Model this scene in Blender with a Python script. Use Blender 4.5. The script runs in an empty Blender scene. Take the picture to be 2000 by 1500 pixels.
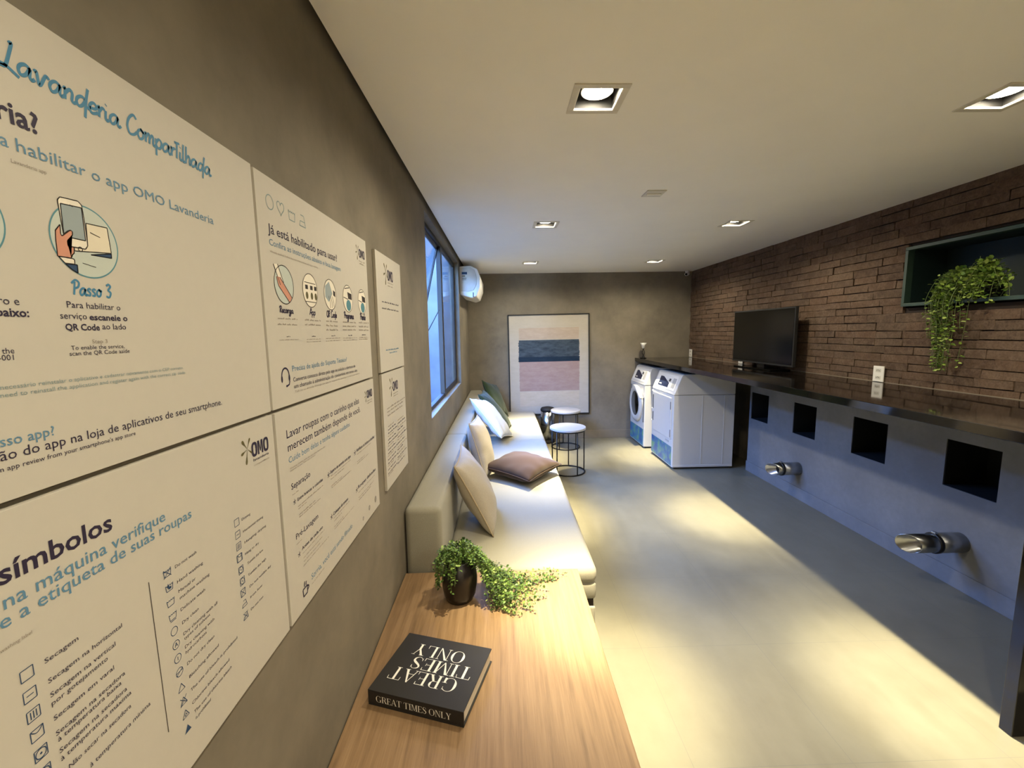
import bpy, bmesh, math, random
from mathutils import Vector, Matrix
random.seed(7)
SC = bpy.context.scene
COL = SC.collection
PI = math.pi

# ------------------------------------------------------------------ camera
cam_d = bpy.data.cameras.new('camera')
cam_d.sensor_width = 36.0
cam_d.lens = 36.0 * 833.8 / 2000.0
cam_d.clip_start = 0.02
cam_o = bpy.data.objects.new('camera', cam_d)
COL.objects.link(cam_o)
def cam_matrix(yaw, pitch, roll, loc):
    B = Matrix(((1, 0, 0), (0, 0, -1), (0, 1, 0)))
    cy, sy = math.cos(yaw), math.sin(yaw)
    cp, sp = math.cos(pitch), math.sin(pitch)
    cr, sr = math.cos(roll), math.sin(roll)
    Ry = Matrix(((cy, 0, -sy), (0, 1, 0), (sy, 0, cy)))
    Rp = Matrix(((1, 0, 0), (0, cp, -sp), (0, sp, cp)))
    Rr = Matrix(((cr, -sr, 0), (sr, cr, 0), (0, 0, 1)))
    M = Rr @ Rp @ Ry @ B
    R = Matrix((M[0], -M[1], -M[2])).transposed()
    return Matrix.Translation(loc) @ R.to_4x4()
cam_o.matrix_world = cam_matrix(0.0207, 0.12077, -0.01497, Vector((0, 0, 1.62)))
SC.camera = cam_o

# ------------------------------------------------------------------ colour, world, daylight
SC.view_settings.view_transform = 'Standard'
SC.view_settings.look = 'None'
SC.view_settings.gamma = 1.0
SC.view_settings.exposure = 2.64
SC.view_settings.use_curve_mapping = False
SC.cycles.use_denoising = True
SC.cycles.max_bounces = 9
SC.cycles.diffuse_bounces = 6
SC.cycles.glossy_bounces = 4
SC.cycles.transparent_max_bounces = 10
SC.cycles.sample_clamp_indirect = 6.0
SC.cycles.caustics_reflective = False
SC.cycles.caustics_refractive = False

world = bpy.data.worlds.new('World')
SC.world = world
world.use_nodes = True
wn = world.node_tree.nodes
wn.clear()
w_out = wn.new('ShaderNodeOutputWorld')
w_bg = wn.new('ShaderNodeBackground')
w_tc = wn.new('ShaderNodeTexCoord')
w_sep = wn.new('ShaderNodeSeparateXYZ')
w_ramp = wn.new('ShaderNodeValToRGB')
world.node_tree.links.new(w_tc.outputs['Generated'], w_sep.inputs[0])
world.node_tree.links.new(w_sep.outputs['Z'], w_ramp.inputs[0])
world.node_tree.links.new(w_ramp.outputs[0], w_bg.inputs[0])
world.node_tree.links.new(w_bg.outputs[0], w_out.inputs[0])
cr = w_ramp.color_ramp
cr.elements[0].position = 0.0
cr.elements[0].color = (0.42, 0.62, 1.0, 1)
cr.elements[1].position = 0.5
cr.elements[1].color = (0.25, 0.53, 1.5, 1)
e_ = cr.elements.new(0.9)
e_.color = (0.10, 0.24, 0.70, 1)
w_bg.inputs[1].default_value = SKY_STRENGTH = 6.6

# portal in the window opening, it only guides the sampling of the sky
pd = bpy.data.lights.new('sky_portal', 'AREA')
pd.shape = 'RECTANGLE'
pd.size = 2.2
pd.size_y = 1.5
pd.cycles.is_portal = True
po = bpy.data.objects.new('sky_portal', pd)
po.location = (-0.62, 3.99, 1.74)
po.rotation_euler = (PI / 2, 0, -PI / 2)
COL.objects.link(po)

# lamp settings used by the downlight builder
LAMP_WARM = (1.0, 0.88, 0.57)
GLOW_COL = (1.0, 0.90, 0.69)
SPOT_W = 128.0
FLOOD_W = 82.0
FLOOD_ANGLE = math.radians(47)
SPOT_ANGLE = math.radians(29)
GLOW_W = 7.4
LENS_EMIT = 22.0

# ------------------------------------------------------------------ helpers: materials
def srgb(h):
    h = h.lstrip('#')
    c = [int(h[i:i + 2], 16) / 255 for i in (0, 2, 4)]
    return tuple(x / 12.92 if x <= 0.04045 else ((x + 0.055) / 1.055) ** 2.4 for x in c) + (1.0,)
class NT:
    def __init__(s, name):
        s.m = bpy.data.materials.new(name)
        s.m.use_nodes = True
        s.n = s.m.node_tree.nodes
        s.l = s.m.node_tree.links
        s.b = s.n['Principled BSDF']
        s.out = s.n['Material Output']
    def new(s, t, **k):
        n = s.n.new(t)
        for a, v in k.items():
            setattr(n, a, v)
        return n
    def link(s, a, b):
        s.l.new(a, b)
    def coords(s, scale=(1, 1, 1), kind='Object'):
        tc = s.new('ShaderNodeTexCoord')
        mp = s.new('ShaderNodeMapping')
        mp.inputs['Scale'].default_value = scale
        s.link(tc.outputs[kind], mp.inputs[0])
        return mp.outputs[0]
    def noise(s, vec, scale, detail=4, rough=0.6):
        n = s.new('ShaderNodeTexNoise')
        n.inputs['Scale'].default_value = scale
        n.inputs['Detail'].default_value = detail
        n.inputs['Roughness'].default_value = rough
        s.link(vec, n.inputs['Vector'])
        return n.outputs[0]
    def ramp(s, fac, stops):
        r = s.new('ShaderNodeValToRGB')
        e = r.color_ramp.elements
        while len(e) < len(stops):
            e.new(0.5)
        for i, (p, c) in enumerate(stops):
            e[i].position = p
            e[i].color = c
        s.link(fac, r.inputs[0])
        return r.outputs[0]
    def mix(s, fac, a, b, blend='MIX'):
        m = s.new('ShaderNodeMix', data_type='RGBA', blend_type=blend)
        for v, sock in ((fac, m.inputs[0]), (a, m.inputs[6]), (b, m.inputs[7])):
            if hasattr(v, 'links'):
                s.link(v, sock)
            else:
                sock.default_value = v
        return m.outputs[2]
    def math(s, op, a, b=0.0):
        m = s.new('ShaderNodeMath', operation=op)
        for v, sock in ((a, m.inputs[0]), (b, m.inputs[1])):
            if hasattr(v, 'links'):
                s.link(v, sock)
            else:
                sock.default_value = v
        return m.outputs[0]
    def bump(s, h, strength=0.2, dist=0.01):
        b = s.new('ShaderNodeBump')
        b.inputs['Strength'].default_value = strength
        b.inputs['Distance'].default_value = dist
        s.link(h, b.inputs['Height'])
        s.link(b.outputs[0], s.b.inputs['Normal'])
    def base(s, c):
        if hasattr(c, 'links'):
            s.link(c, s.b.inputs['Base Color'])
        else:
            s.b.inputs['Base Color'].default_value = c
    def set(s, rough=0.5, metal=0.0, spec=0.5, **k):
        s.b.inputs['Roughness'].default_value = rough
        s.b.inputs['Metallic'].default_value = metal
        s.b.inputs['Specular IOR Level'].default_value = spec
        return s

def plain(name, hexcol, rough=0.5, metal=0.0, spec=0.5, var=0.06, scale=14.0):
    t = NT(name)
    c = srgb(hexcol)
    v = t.coords()
    n = t.noise(v, scale, 3)
    lo = tuple(max(0, x * (1 - var)) for x in c[:3]) + (1,)
    hi = tuple(min(1, x * (1 + var)) for x in c[:3]) + (1,)
    t.base(t.ramp(n, [(0.3, lo), (0.7, hi)]))
    t.set(rough, metal, spec)
    return t.m

def fabric(name, hexcol, weave=420.0, var=0.12, rough=0.95):
    t = NT(name)
    c = srgb(hexcol)
    v = t.coords()
    n1 = t.noise(v, weave, 2)
    n2 = t.noise(v, 6.0, 3)
    lo = tuple(x * (1 - var) for x in c[:3]) + (1,)
    hi = tuple(min(1, x * (1 + var)) for x in c[:3]) + (1,)
    col = t.ramp(n1, [(0.3, lo), (0.7, hi)])
    col = t.mix(t.ramp(n2, [(0.35, (0, 0, 0, 1)), (0.65, (0.12, 0.12, 0.12, 1))]), col, lo)
    t.base(col)
    t.set(rough, 0, 0.2)
    t.b.inputs['Sheen Weight'].default_value = 0.15
    t.bump(n1, 0.35, 0.002)
    return t.m

def emit(name, col, strength):
    t = NT(name)
    t.base((0.8, 0.8, 0.8, 1))
    t.b.inputs['Emission Color'].default_value = col + (1,)
    t.b.inputs['Emission Strength'].default_value = strength
    return t.m

MT = {}
def make_materials():
    # burnt-cement wall
    t = NT('burnt_cement')
    v = t.coords()
    n1 = t.noise(v, 1.6, 6, 0.62)
    n2 = t.noise(v, 7.0, 5, 0.7)
    c = t.ramp(n1, [(0.32, srgb('#676053')), (0.5, srgb('#766e5f')), (0.68, srgb('#857c6b'))])
    c = t.mix(t.ramp(n2, [(0.4, (0, 0, 0, 1)), (0.75, (0.3, 0.3, 0.3, 1))]), c, srgb('#8e8472'))
    t.base(c)
    t.set(0.75, 0, 0.25)
    t.bump(n2, 0.06, 0.01)
    MT['cement'] = t.m
    # ceiling paint
    MT['ceiling'] = plain('ceiling_paint', '#f3f0e9', 0.8, 0, 0.2, 0.015, 3)
    # lower plaster wall
    t = NT('grey_plaster')
    v = t.coords()
    n1 = t.noise(v, 2.2, 5)
    n2 = t.noise(v, 30, 4)
    t.base(t.mix(t.ramp(n2, [(0.3, (0, 0, 0, 1)), (0.7, (0.25, 0.25, 0.25, 1))]), t.ramp(n1, [(0.35, srgb('#757678')), (0.65, srgb('#858688'))]), srgb('#6a6b6e')))
    t.set(0.7, 0, 0.3)
    t.bump(n2, 0.05, 0.004)
    MT['plaster'] = t.m
    # floor porcelain with thin joints
    t = NT('porcelain_floor')
    tc = t.new('ShaderNodeTexCoord')
    sp = t.new('ShaderNodeSeparateXYZ')
    t.link(tc.outputs['Object'], sp.inputs[0])
    gx = t.math('PINGPONG', t.math('SUBTRACT', sp.outputs[0], 1.285), 0.3)
    gy = t.math('PINGPONG', t.math('SUBTRACT', sp.outputs[1], 2.0), 0.307)
    g = t.math('LESS_THAN', t.math('MINIMUM', gx, gy), 0.0009)
    n1 = t.noise(t.coords((1, 1, 1)), 2.2, 6, 0.65)
    n2 = t.noise(t.coords((3, 0.6, 1)), 5.0, 4)
    c = t.ramp(n1, [(0.3, srgb('#6c6757')), (0.7, srgb('#787463'))])
    c = t.mix(t.ramp(n2, [(0.4, (0, 0, 0, 1)), (0.7, (0.3, 0.3, 0.3, 1))]), c, srgb('#7e7968'))
    c = t.mix(g, c, srgb('#66635a'))
    t.base(c)
    t.set(0.42, 0, 0.45)
    r = t.ramp(n2, [(0.3, (0.36, 0.36, 0.36, 1)), (0.7, (0.48, 0.48, 0.48, 1))])
    t.link(r, t.b.inputs['Roughness'])
    MT['floor'] = t.m
    # rustic bricks
    t = NT('rustic_brick')
    geo = t.new('ShaderNodeNewGeometry')
    v = t.coords()
    n1 = t.noise(v, 22, 6, 0.7)
    n2 = t.noise(v, 90, 4, 0.7)
    c = t.ramp(geo.outputs['Random Per Island'], [(0.0, srgb('#4f3f33')), (0.35, srgb('#5e4a3b')), (0.7, srgb('#554639')), (1.0, srgb('#6a5646'))])
    c = t.mix(t.ramp(n1, [(0.42, (0, 0, 0, 1)), (0.8, (0.75, 0.75, 0.75, 1))]), c, srgb('#7c6a59'))
    c = t.mix(t.ramp(n2, [(0.3, (0.5, 0.5, 0.5, 1)), (0.55, (0, 0, 0, 1))]), c, srgb('#382a22'))
    t.base(c)
    t.set(0.9, 0, 0.2)
    t.bump(n2, 0.6, 0.006)
    MT['brick'] = t.m
    MT['mortar'] = plain('dark_mortar', '#2c221b', 0.95)
    # dark polished stone
    t = NT('dark_polished_stone')
    v = t.coords()
    n1 = t.noise(v, 60, 5, 0.7)
    t.base(t.ramp(n1, [(0.35, srgb('#090808')), (0.7, srgb('#151210'))]))
    t.set(0.06, 0, 0.5)
    MT['stone'] = t.m
    # oak top
    t = NT('oak_veneer')
    n1 = t.noise(t.coords((26, 1.1, 8)), 2.0, 6, 0.65)
    n2 = t.noise(t.coords((160, 4, 30)), 2.0, 3, 0.6)
    c = t.ramp(n1, [(0.28, srgb('#72593f')), (0.5, srgb('#8f7252')), (0.72, srgb('#9c7f5e'))])
    c = t.mix(t.ramp(n2, [(0.3, (0.35, 0.35, 0.35, 1)), (0.55, (0, 0, 0, 1))]), c, srgb('#75593d'))
    t.base(c)
    t.set(0.45, 0, 0.4)
    t.bump(n2, 0.08, 0.002)
    MT['oak'] = t.m
    MT['sofa'] = fabric('cream_linen', '#979282', 520)
    MT['sofa_dark'] = plain('shaded_gap', '#2a211b', 0.9)
    MT['beige'] = fabric('beige_velvet', '#a89e8e', 300)
    MT['brown'] = fabric('brown_velvet', '#3a2a1e', 300)
    MT['white_fab'] = fabric('white_linen', '#d9d8d2', 380)
    MT['green'] = fabric('green_velvet', '#2b3518', 300)
    MT['piping_beige'] = fabric('beige_piping', '#a8977b', 500)
    MT['black'] = plain('black_metal', '#15120f', 0.4, 0.3)
    MT['black_matt'] = plain('black_matt', '#0b0a09', 0.7)
    MT['pitch'] = plain('black_cavity', '#0a0a0a', 0.95)  # near-black lining of the square wall niches
    MT['alu'] = plain('graphite_aluminium', '#24221f', 0.5, 0.2)
    MT['chrome'] = plain('polished_steel', '#a9abad', 0.24, 1.0, var=0.02)
    MT['steel'] = plain('galvanised_steel', '#a7a9ab', 0.34, 0.9)
    MT['white'] = plain('white_enamel', '#cbc9c3', 0.32, 0, 0.5, 0.01)
    MT['white_seam'] = plain('grey_seam', '#aaa9a4', 0.5)
    MT['plastic'] = plain('white_plastic', '#e4e1d8', 0.4, 0, 0.5, 0.01)
    MT['offwhite'] = plain('aged_plastic', '#c9c5ba', 0.5)
    MT['navy'] = plain('navy_panel', '#1b2440', 0.25)
    MT['seam'] = plain('dark_seam', '#3a3a3a', 0.6)
    MT['board'] = plain('poster_board', '#bbb5a9', 0.6, 0, 0.3, 0.012, 60)
    MT['table_white'] = plain('white_lacquer', '#b0aeab', 0.3, 0, 0.5, 0.01)
    MT['skirting'] = plain('porcelain_skirting', '#b5b1a6', 0.45)
    MT['skirting_cement'] = plain('brown_skirting', '#7d7260', 0.55)
    MT['tv'] = plain('tv_glass', '#040404', 0.16, 0, 0.3)
    MT['vase'] = plain('black_ceramic', '#17120f', 0.28)
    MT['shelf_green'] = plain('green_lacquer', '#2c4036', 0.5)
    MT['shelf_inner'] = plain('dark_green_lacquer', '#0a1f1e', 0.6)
    MT['lens'] = emit('lamp_lens', (1.0, 0.88, 0.66), LENS_EMIT)
    MT['lamp_frame'] = plain('lamp_frame', '#cfc9ba', 0.5)
    MT['lamp_edge'] = plain('lamp_bright_edge', '#f4efe0', 0.35)
    MT['out_wall'] = plain('rendered_outside_wall', '#3d4145', 0.9)
    MT['added_wing'] = plain('added_dark_facade', '#3c4044', 0.9, scale=1.5, var=0.25)
    MT['ground'] = plain('outside_paving', '#5a564e', 0.9)
    MT['paper'] = plain('crumpled_paper', '#d9c9b8', 0.9)
    MT['page'] = plain('book_pages', '#cfc7b4', 0.8)
    MT['cover'] = plain('black_book_cloth', '#1d1916', 0.6)
    MT['foil'] = plain('white_foil', '#f2eee2', 0.45, var=0.01)
    for k, h in (('ink', '#2a2238'), ('blue', '#3f7899'), ('blue2', '#587f99'), ('grey', '#8d8378'), ('grey2', '#7d8f90'), ('navy_ink', '#27405f'),
                 ('cream', '#d6ccb6'), ('paper_white', '#ddd5c4'), ('slate', '#8f9a9c'), ('skin', '#c48a72'), ('pale', '#b6bdb4'), ('line', '#2d2522'),
                 ('olive', '#5a5330'), ('teal_ink', '#4d7f8a')):
        MT['p_' + k] = plain('print_' + k, h, 0.6, 0, 0.3, 0.01)
    # window glass, thin: transparent with a fresnel reflection
    t = NT('window_glass')
    t.n.remove(t.b)
    tr = t.new('ShaderNodeBsdfTransparent')
    tr.inputs[0].default_value = (0.88, 0.95, 0.96, 1)
    gl = t.new('ShaderNodeBsdfGlossy')
    gl.inputs['Roughness'].default_value = 0.02
    fr = t.new('ShaderNodeFresnel')
    bf = t.new('ShaderNodeNewGeometry')
    t.link(t.math('SUBTRACT', 1.45, t.math('MULTIPLY', bf.outputs['Backfacing'], 1.45 - 1 / 1.45)), fr.inputs['IOR'])
    mx = t.new('ShaderNodeMixShader')
    t.link(fr.outputs[0], mx.inputs[0])
    t.link(tr.outputs[0], mx.inputs[1])
    t.link(gl.outputs[0], mx.inputs[2])
    t.link(mx.outputs[0], t.out.inputs[0])
    MT['glass'] = t.m
    # decal on the machines
    t = NT('green_blue_decal')
    n1 = t.noise(t.coords((1, 3, 3)), 2.6, 3)
    t.base(t.ramp(n1, [(0.36, srgb('#27508f')), (0.5, srgb('#3f7d97')), (0.62, srgb('#6f9f72'))]))
    t.set(0.35)
    MT['decal'] = t.m
    # foliage
    for k, a, b, cc in (('leaf', '#24391a', '#5d7d33', '#8fa555'), ('leaf_light', '#3c5a1e', '#7f9a3a', '#a6b765')):
        t = NT('foliage_' + k)
        geo = t.new('ShaderNodeNewGeometry')
        t.base(t.ramp(geo.outputs['Random Per Island'], [(0.0, srgb(a)), (0.6, srgb(b)), (1.0, srgb(cc))]))
        t.set(0.5, 0, 0.4)
        MT[k] = t.m
    MT['stem'] = plain('green_stem', '#5a6a35', 0.7)
    # washed colour fields of the print
    for k, a, b in (('art_beige', '#a69786', '#b2a393'), ('art_navy', '#26333e', '#49545d'), ('art_deep', '#142434', '#1d2f40'), ('art_pink', '#957d77', '#a08c84'), ('art_pale', '#b2a693', '#bcb1a0'), ('art_mat', '#aca598', '#b2ab9e')):
        t = NT(k)
        n1 = t.noise(t.coords((1, 1, 3)), 6, 6, 0.7)
        t.base(t.ramp(n1, [(0.35, srgb(a)), (0.65, srgb(b))]))
        t.set(0.7, 0, 0.2)
        MT[k] = t.m
make_materials()

# ------------------------------------------------------------------ helpers: objects
def obj(name, bm, mat, parent=None, smooth=False, bevel=0.0, seg=2):
    me = bpy.data.meshes.new(name)
    bmesh.ops.recalc_face_normals(bm, faces=bm.faces[:])
    bm.to_mesh(me)
    bm.free()
    o = bpy.data.objects.new(name, me)
    COL.objects.link(o)
    me.materials.append(MT[mat] if isinstance(mat, str) else mat)
    if smooth:
        for p in me.polygons:
            p.use_smooth = True
    if bevel:
        md = o.modifiers.new('bevel', 'BEVEL')
        md.width = bevel
        md.segments = seg
        md.limit_method = 'ANGLE'
    if parent:
        o.parent = parent
        o.matrix_parent_inverse = Matrix.Translation(parent.location).inverted()
    return o
def thing(name, label, cat, loc, group=None):
    o = bpy.data.objects.new(name, None)
    o.empty_display_size = 0.05
    COL.objects.link(o)
    o.location = loc
    tag(o, label, cat, group)
    return o
def tag(o, label, cat, group=None):
    o['label'] = label
    o['category'] = cat
    if group:
        o['group'] = group
    return o
def struct(o):
    o['kind'] = 'structure'
    return o
def copy_tree(root, off, label, group=None):
    r = root.copy()
    COL.objects.link(r)
    r.location = Vector(root.location) + Vector(off)
    r['label'] = label
    if group:
        r['group'] = group
    for ch in list(root.children):
        c = ch.copy()
        COL.objects.link(c)
        c.parent = r
        for g in list(ch.children):
            d = g.copy()
            COL.objects.link(d)
            d.parent = c
    return r
def box(bm, x0, x1, y0, y1, z0, z1):
    v = [bm.verts.new((x, y, z)) for x in (x0, x1) for y in (y0, y1) for z in (z0, z1)]
    for f in ((0, 1, 3, 2), (4, 6, 7, 5), (0, 4, 5, 1), (2, 3, 7, 6), (0, 2, 6, 4), (1, 5, 7, 3)):
        bm.faces.new([v[i] for i in f])
    return bm
def boxes(*bs):
    bm = bmesh.new()
    for b in bs:
        box(bm, *b)
    return bm
def prism(bm, pts, axis, a, b):
    """extrude a closed 2-D outline along axis 0/1/2 from a to b"""
    def P(p, t):
        q = [p[0], p[1]]
        q.insert(axis, t)
        return bm.verts.new(q)
    A = [P(p, a) for p in pts]
    B = [P(p, b) for p in pts]
    n = len(pts)
    bm.faces.new(A)
    bm.faces.new(B[::-1])
    for i in range(n):
        bm.faces.new((A[i], A[(i + 1) % n], B[(i + 1) % n], B[i]))
    return bm
def lathe(bm, prof, c, seg=32, axis=2, cap=True):
    rings = []
    for r, h in prof:
        ring = []
        for i in range(seg):
            a = 2 * PI * i / seg
            p = [r * math.cos(a), r * math.sin(a)]
            p.insert(axis, h)
            ring.append(bm.verts.new((c[0] + p[0], c[1] + p[1], c[2] + p[2])))
        rings.append(ring)
    for A, B in zip(rings, rings[1:]):
        for i in range(seg):
            bm.faces.new((A[i], A[(i + 1) % seg], B[(i + 1) % seg], B[i]))
    if cap:
        bm.faces.new(rings[0])
        bm.faces.new(rings[-1])
    return bm
def tube(bm, pts, r, seg=8, closed=False):
    pts = [Vector(p) for p in pts]
    n = len(pts)
    rings = []
    prev = None
    for i, p in enumerate(pts):
        if closed:
            t = pts[(i + 1) % n] - pts[i - 1]
        else:
            t = pts[min(i + 1, n - 1)] - pts[max(i - 1, 0)]
        t.normalize()
        ref = prev if prev else (Vector((0, 0, 1)) if abs(t.z) < 0.9 else Vector((1, 0, 0)))
        u = (ref - t * ref.dot(t)).normalized()
        prev = u
        w = t.cross(u)
        rings.append([bm.verts.new(p + u * (r * math.cos(2 * PI * k / seg)) + w * (r * math.sin(2 * PI * k / seg))) for k in range(seg)])
    m = n if closed else n - 1
    for i in range(m):
        A, B = rings[i], rings[(i + 1) % n]
        for k in range(seg):
            bm.faces.new((A[k], A[(k + 1) % seg], B[(k + 1) % seg], B[k]))
    if not closed:
        bm.faces.new(rings[0])
        bm.faces.new(rings[-1][::-1])
    return bm
def ring_pts(c, r, n, z):
    return [(c[0] + r * math.cos(2 * PI * i / n), c[1] + r * math.sin(2 * PI * i / n), z) for i in range(n)]
def rounded_box(bm, x0, x1, y0, y1, z0, z1, r, seg=4, puff=0.0):
    b2 = bmesh.new()
    box(b2, x0, x1, y0, y1, z0, z1)
    bmesh.ops.bevel(b2, geom=b2.edges[:], offset=r, segments=seg, profile=0.5, affect='EDGES')
    me = bpy.data.meshes.new('tmp')
    b2.to_mesh(me)
    b2.free()
    bm.from_mesh(me)
    bpy.data.meshes.remove(me)
    return bm

# ------------------------------------------------------------------ the room
XL, XR, YB, YF, ZC = -0.5, 2.795, 6.36, -2.9, 2.468
XO = -0.605                                   # outer face of the window wall
WY0, WY1, WZ0, WZ1 = 2.93, 5.07, 1.03, 2.425   # window opening
struct(obj('floor', boxes((XO, 3.3, YF - 0.2, YB + 0.2, -0.12, 0.0)), 'floor'))
bm = boxes((XO, XL, YF - 0.2, WY0, 0, 2.62), (XO, XL, WY1, YB + 0.2, 0, 2.62), (XO, XL, WY0, WY1, 0, WZ0), (XO, XL, WY0, WY1, WZ1, 2.62))
struct(obj('wall_left', bm, 'cement'))
struct(obj('wall_far', boxes((XL, 3.1, YB, YB + 0.2, 0, 2.62)), 'cement'))
struct(obj('wall_near', boxes((XL, 3.1, YF - 0.2, YF, 0, 2.62)), 'ceiling'))
struct(obj('baseboard_far', boxes((XL, 2.95, YB - 0.014, YB, 0, 0.12)), 'skirting_cement', bevel=0.002))
struct(obj('baseboard_left', boxes((XL, XL + 0.012, YF, 0.2, 0, 0.11)), 'skirting_cement', bevel=0.002))

LAMPS = [(0.364, 1.68), (1.905, 1.68), (0.36, 3.53), (1.905, 3.55), (0.36, 5.39), (1.905, 5.40), (0.364, -0.18), (1.905, -0.18), (0.364, -2.04), (1.905, -2.04)]  # last pair is added behind the camera to brighten the ceiling
HOLE = 0.078
def ceiling():
    xs = sorted({-0.478, 3.1} | {round(c + s, 4) for x, _ in LAMPS for c, s in ((x, -HOLE), (x, HOLE))})
    ys = sorted({YF - 0.2, YB + 0.2} | {round(y + s, 4) for _, y in LAMPS for s in (-HOLE, HOLE)})
    bm = bmesh.new()
    for i in range(len(xs) - 1):
        for j in range(len(ys) - 1):
            cx, cy = (xs[i] + xs[i + 1]) / 2, (ys[j] + ys[j + 1]) / 2
            if any(abs(cx - x) < HOLE and abs(cy - y) < HOLE for x, y in LAMPS):
                continue
            box(bm, xs[i], xs[i + 1], ys[j], ys[j + 1], ZC, ZC + 0.015)
    bmesh.ops.remove_doubles(bm, verts=bm.verts[:], dist=1e-5)
    return bm
struct(obj('ceiling', ceiling(), 'ceiling'))
struct(obj('ceiling', boxes((XO, 3.3, YF - 0.2, YB + 0.2, 2.62, 2.72)), 'ceiling'))

# right wall: bricks above the counter, plaster with four square niches below
struct(obj('wall_right', boxes((2.815, 3.1, YF, YB, 1.17, 1.745), (2.815, 3.1, YF, 1.62, 1.745, 2.165), (2.815, 3.1, 2.965, YB, 1.745, 2.165), (2.815, 3.1, YF, YB, 2.165, 2.62), (3.08, 3.1, 1.62, 2.965, 1.745, 2.165)), 'mortar'))
def bricks():
    bm = bmesh.new()
    z = 1.2
    while z < ZC + 0.02:
        h = random.uniform(0.053, 0.064)
        y = -2.6 - random.random() * 0.25
        while y < YB - 0.005:
            w = random.uniform(0.19, 0.27)
            y1 = min(y + w, YB - 0.002)
            d = random.uniform(-0.004, 0.004)
            spans = [(y, y1)]
            if z + h > 1.755 and z < 2.155:                 # bricks are cut to fit the shelf box
                spans = [(a, b) for a, b in ((y, min(y1, 1.628)), (max(y, 2.957), y1)) if b - a > 0.012]
            for (ya, yb) in spans:
                g = 0.0022
                c = []
                for (yy, zz) in ((ya + g, z + g), (yb - g, z + g), (yb - g, z + h - g), (ya + g, z + h - g)):
                    c.append((XR + d + random.uniform(-0.003, 0.003), yy + random.uniform(-0.002, 0.002), zz + random.uniform(-0.003, 0.003)))
                F = [bm.verts.new(p) for p in c]
                K = [bm.verts.new((2.818, p[1], p[2])) for p in c]
                bm.faces.new(F)
                for i in range(4):
                    bm.faces.new((F[i], F[(i + 1) % 4], K[(i + 1) % 4], K[i]))
            y = y1
        z += h
    return bm
struct(obj('wall_right', bricks(), 'brick'))

NICH = [(4.383, 4.690), (3.695, 3.992), (2.985, 3.293), (2.269, 2.570)]
NZ0, NZ1 = 0.613, 0.912
def lower_wall():
    ys = [1.46]
    for a, b in sorted(NICH):
        ys += [a, b]
    ys.append(4.722)
    bm = bmesh.new()
    for i in range(len(ys) - 1):
        if i % 2 == 0:
            box(bm, XR, 3.1, ys[i], ys[i + 1], 0, 1.17)
        else:
            box(bm, XR, 3.1, ys[i], ys[i + 1], 0, NZ0)
            box(bm, XR, 3.1, ys[i], ys[i + 1], NZ1, 1.17)
    return bm
struct(obj('wall_right', lower_wall(), 'plaster'))
struct(obj('wall_right', boxes((3.0, 3.1, 4.722, YB, 0, 1.17)), 'cement'))
struct(obj('wall_right', boxes((2.83, 3.1, YF, 1.46, 0, 1.2)), 'plaster'))
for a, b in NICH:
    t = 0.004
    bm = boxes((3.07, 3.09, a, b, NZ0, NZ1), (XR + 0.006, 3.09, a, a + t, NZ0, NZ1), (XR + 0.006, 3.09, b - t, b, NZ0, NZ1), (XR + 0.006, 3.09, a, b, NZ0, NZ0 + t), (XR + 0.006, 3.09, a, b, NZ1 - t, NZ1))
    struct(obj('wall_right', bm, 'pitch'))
struct(obj('baseboard_right', boxes((XR - 0.012, XR, 1.51, 4.722, 0, 0.112)), 'plaster', bevel=0.002))
struct(obj('trim_1', boxes((XR - 0.006, XR + 0.02, 1.46, YB, 1.213, 1.2165)), 'skirting_cement'))

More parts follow.
